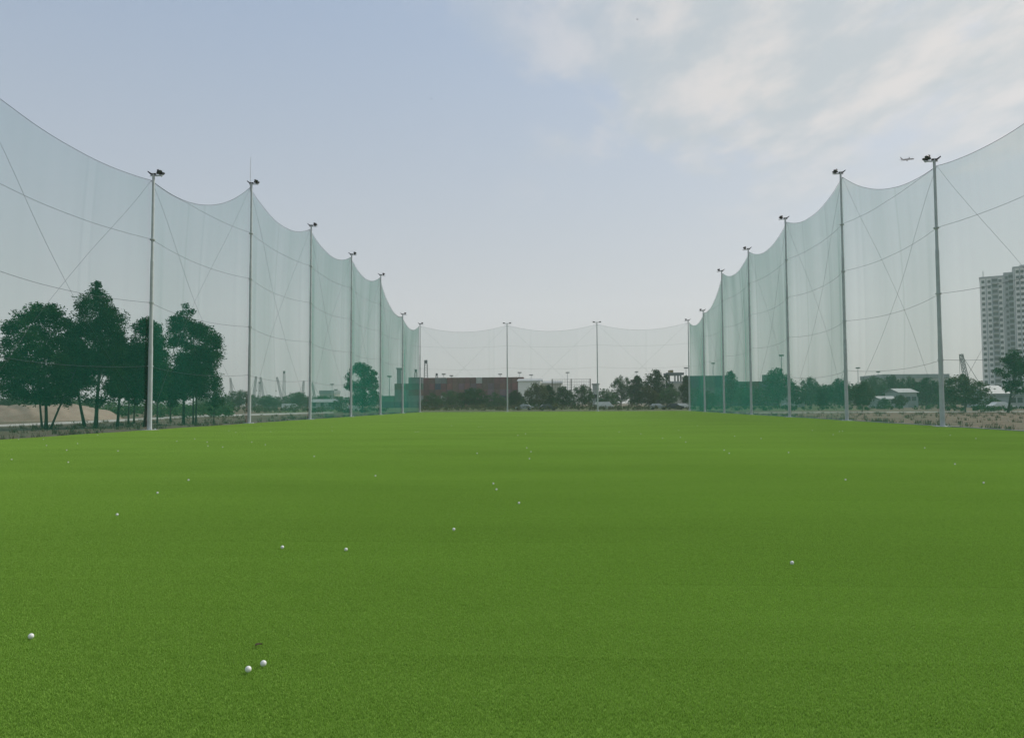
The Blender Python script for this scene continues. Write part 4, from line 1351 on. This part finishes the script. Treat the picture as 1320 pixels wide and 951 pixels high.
W = bpy.data.worlds.new('World'); scene.world = W; W.use_nodes = True
nt = W.node_tree; n = nt.nodes; L = nt.links
bg = n['Background']; bg.inputs['Strength'].default_value = 0.06
sky = n.new('ShaderNodeTexSky'); sky.sky_type = 'NISHITA'; sky.sun_disc = False
sky.sun_elevation = SUN_EL; sky.sun_rotation = SUN_AZ
sky.air_density = 1.0; sky.dust_density = 2.5; sky.ozone_density = 1.5; sky.altitude = 0
tc = n.new('ShaderNodeTexCoord')
sep = n.new('ShaderNodeSeparateXYZ'); L.new(tc.outputs['Generated'], sep.inputs[0])


def mth(op, a, b=None, clamp=False):
    k = n.new('ShaderNodeMath'); k.operation = op; k.use_clamp = clamp
    for i, q in enumerate((a, b)):
        if q is None: continue
        if isinstance(q, (int, float)): k.inputs[i].default_value = q
        else: L.new(q, k.inputs[i])
    return k.outputs[0]


def rng_(v, a, b, c=0.0, d=1.0, smooth=True):
    k = n.new('ShaderNodeMapRange'); k.interpolation_type = 'SMOOTHSTEP' if smooth else 'LINEAR'
    for nm, q in (('From Min', a), ('From Max', b), ('To Min', c), ('To Max', d)): k.inputs[nm].default_value = q
    L.new(v, k.inputs['Value']); return k.outputs[0]


def mixc(f, a, b):
    k = n.new('ShaderNodeMix'); k.data_type = 'RGBA'
    if isinstance(f, (int, float)): k.inputs['Factor'].default_value = f
    else: L.new(f, k.inputs['Factor'])
    for nm, q in (('A', a), ('B', b)):
        if isinstance(q, tuple): k.inputs[nm].default_value = (*q, 1)
        else: L.new(q, k.inputs[nm])
    return k.outputs['Result']


dx, dy, dz = sep.outputs['X'], sep.outputs['Y'], sep.outputs['Z']
# thin high overcast veil over the clear sky, thicker towards the horizon
veil = rng_(dz, 0.0, 0.55, 0.90, 0.78)
veilc = mixc(rng_(dz, 0.02, 0.50, smooth=False), (3.60, 3.74, 3.62), (2.12, 2.82, 3.84))
base = mixc(veil, sky.outputs[0], veilc)
# cloud sheet on a flat layer high above: coordinates on that layer
zc = mth('MAXIMUM', dz, 0.03)
cu = mth('DIVIDE', dx, zc); cv = mth('DIVIDE', dy, zc)
cmb = n.new('ShaderNodeCombineXYZ'); L.new(cu, cmb.inputs[0]); L.new(cv, cmb.inputs[1])
mp = n.new('ShaderNodeMapping'); mp.inputs['Scale'].default_value = (1.25, 0.62, 1); mp.inputs['Rotation'].default_value = (0, 0, R(24)); mp.inputs['Location'].default_value = (2.3, 0.4, 0)
L.new(cmb.outputs[0], mp.inputs['Vector'])
nz = n.new('ShaderNodeTexNoise'); nz.inputs['Scale'].default_value = 1.35; nz.inputs['Detail'].default_value = 12; nz.inputs['Roughness'].default_value = 0.62; nz.inputs['Distortion'].default_value = 0.25
L.new(mp.outputs[0], nz.inputs['Vector'])
# the bank lies to the right and high
bank = mth('MULTIPLY', rng_(mth('SUBTRACT', dx, mth('MULTIPLY', mth('SUBTRACT', 0.45, dz), 0.55)), -0.26, 0.20), rng_(dz, 0.16, 0.38))
cl = mth('ADD', nz.outputs['Fac'], mth('MULTIPLY', bank, 0.26))
cl1 = rng_(cl, 0.54, 0.70)
cl1 = mth('MULTIPLY', cl1, bank)
nz2 = n.new('ShaderNodeTexNoise'); nz2.inputs['Scale'].default_value = 3.2; nz2.inputs['Detail'].default_value = 8; nz2.inputs['Roughness'].default_value = 0.6
L.new(mp.outputs[0], nz2.inputs['Vector'])
lit = rng_(nz2.outputs['Fac'], 0.38, 0.66)
ccol = mixc(lit, (3.36, 3.68, 3.70), (5.45, 5.02, 4.55))
out = mixc(mth('MULTIPLY', cl1, 0.70), base, ccol)
L.new(out, bg.inputs['Color'])

# air: one closed box round everything
HZ = 0.00028
b = MB(); b.box(-2500, 2500, -400, 2500, -1.2, 330)
hz = b.build('haze', None if False else M['rope'])
hm = bpy.data.materials.new('haze_air'); hm.use_nodes = True
hn = hm.node_tree.nodes; hn.remove(hn['Principled BSDF'])
pv = hn.new('ShaderNodeVolumePrincipled'); pv.inputs['Color'].default_value = (0.93, 0.95, 0.97, 1); pv.inputs['Density'].default_value = HZ; pv.inputs['Anisotropy'].default_value = 0.2
hm.node_tree.links.new(pv.outputs[0], hn['Material Output'].inputs['Volume'])
hz.data.materials.clear(); hz.data.materials.append(hm)
tag(hz, 'thin pale haze filling the air over the whole place', 'haze', kind='stuff')

# ------------------------------------------------------------------ render settings
scene.render.engine = 'CYCLES'
cy = scene.cycles
cy.max_bounces = 6; cy.diffuse_bounces = 3; cy.glossy_bounces = 2; cy.transmission_bounces = 3
cy.transparent_max_bounces = 24; cy.volume_bounces = 1
cy.use_denoising = True
scene.view_settings.view_transform = 'Standard'; scene.view_settings.look = 'None'
scene.view_settings.exposure = 1.32; scene.view_settings.gamma = 1.0
scene.view_settings.use_curve_mapping = False
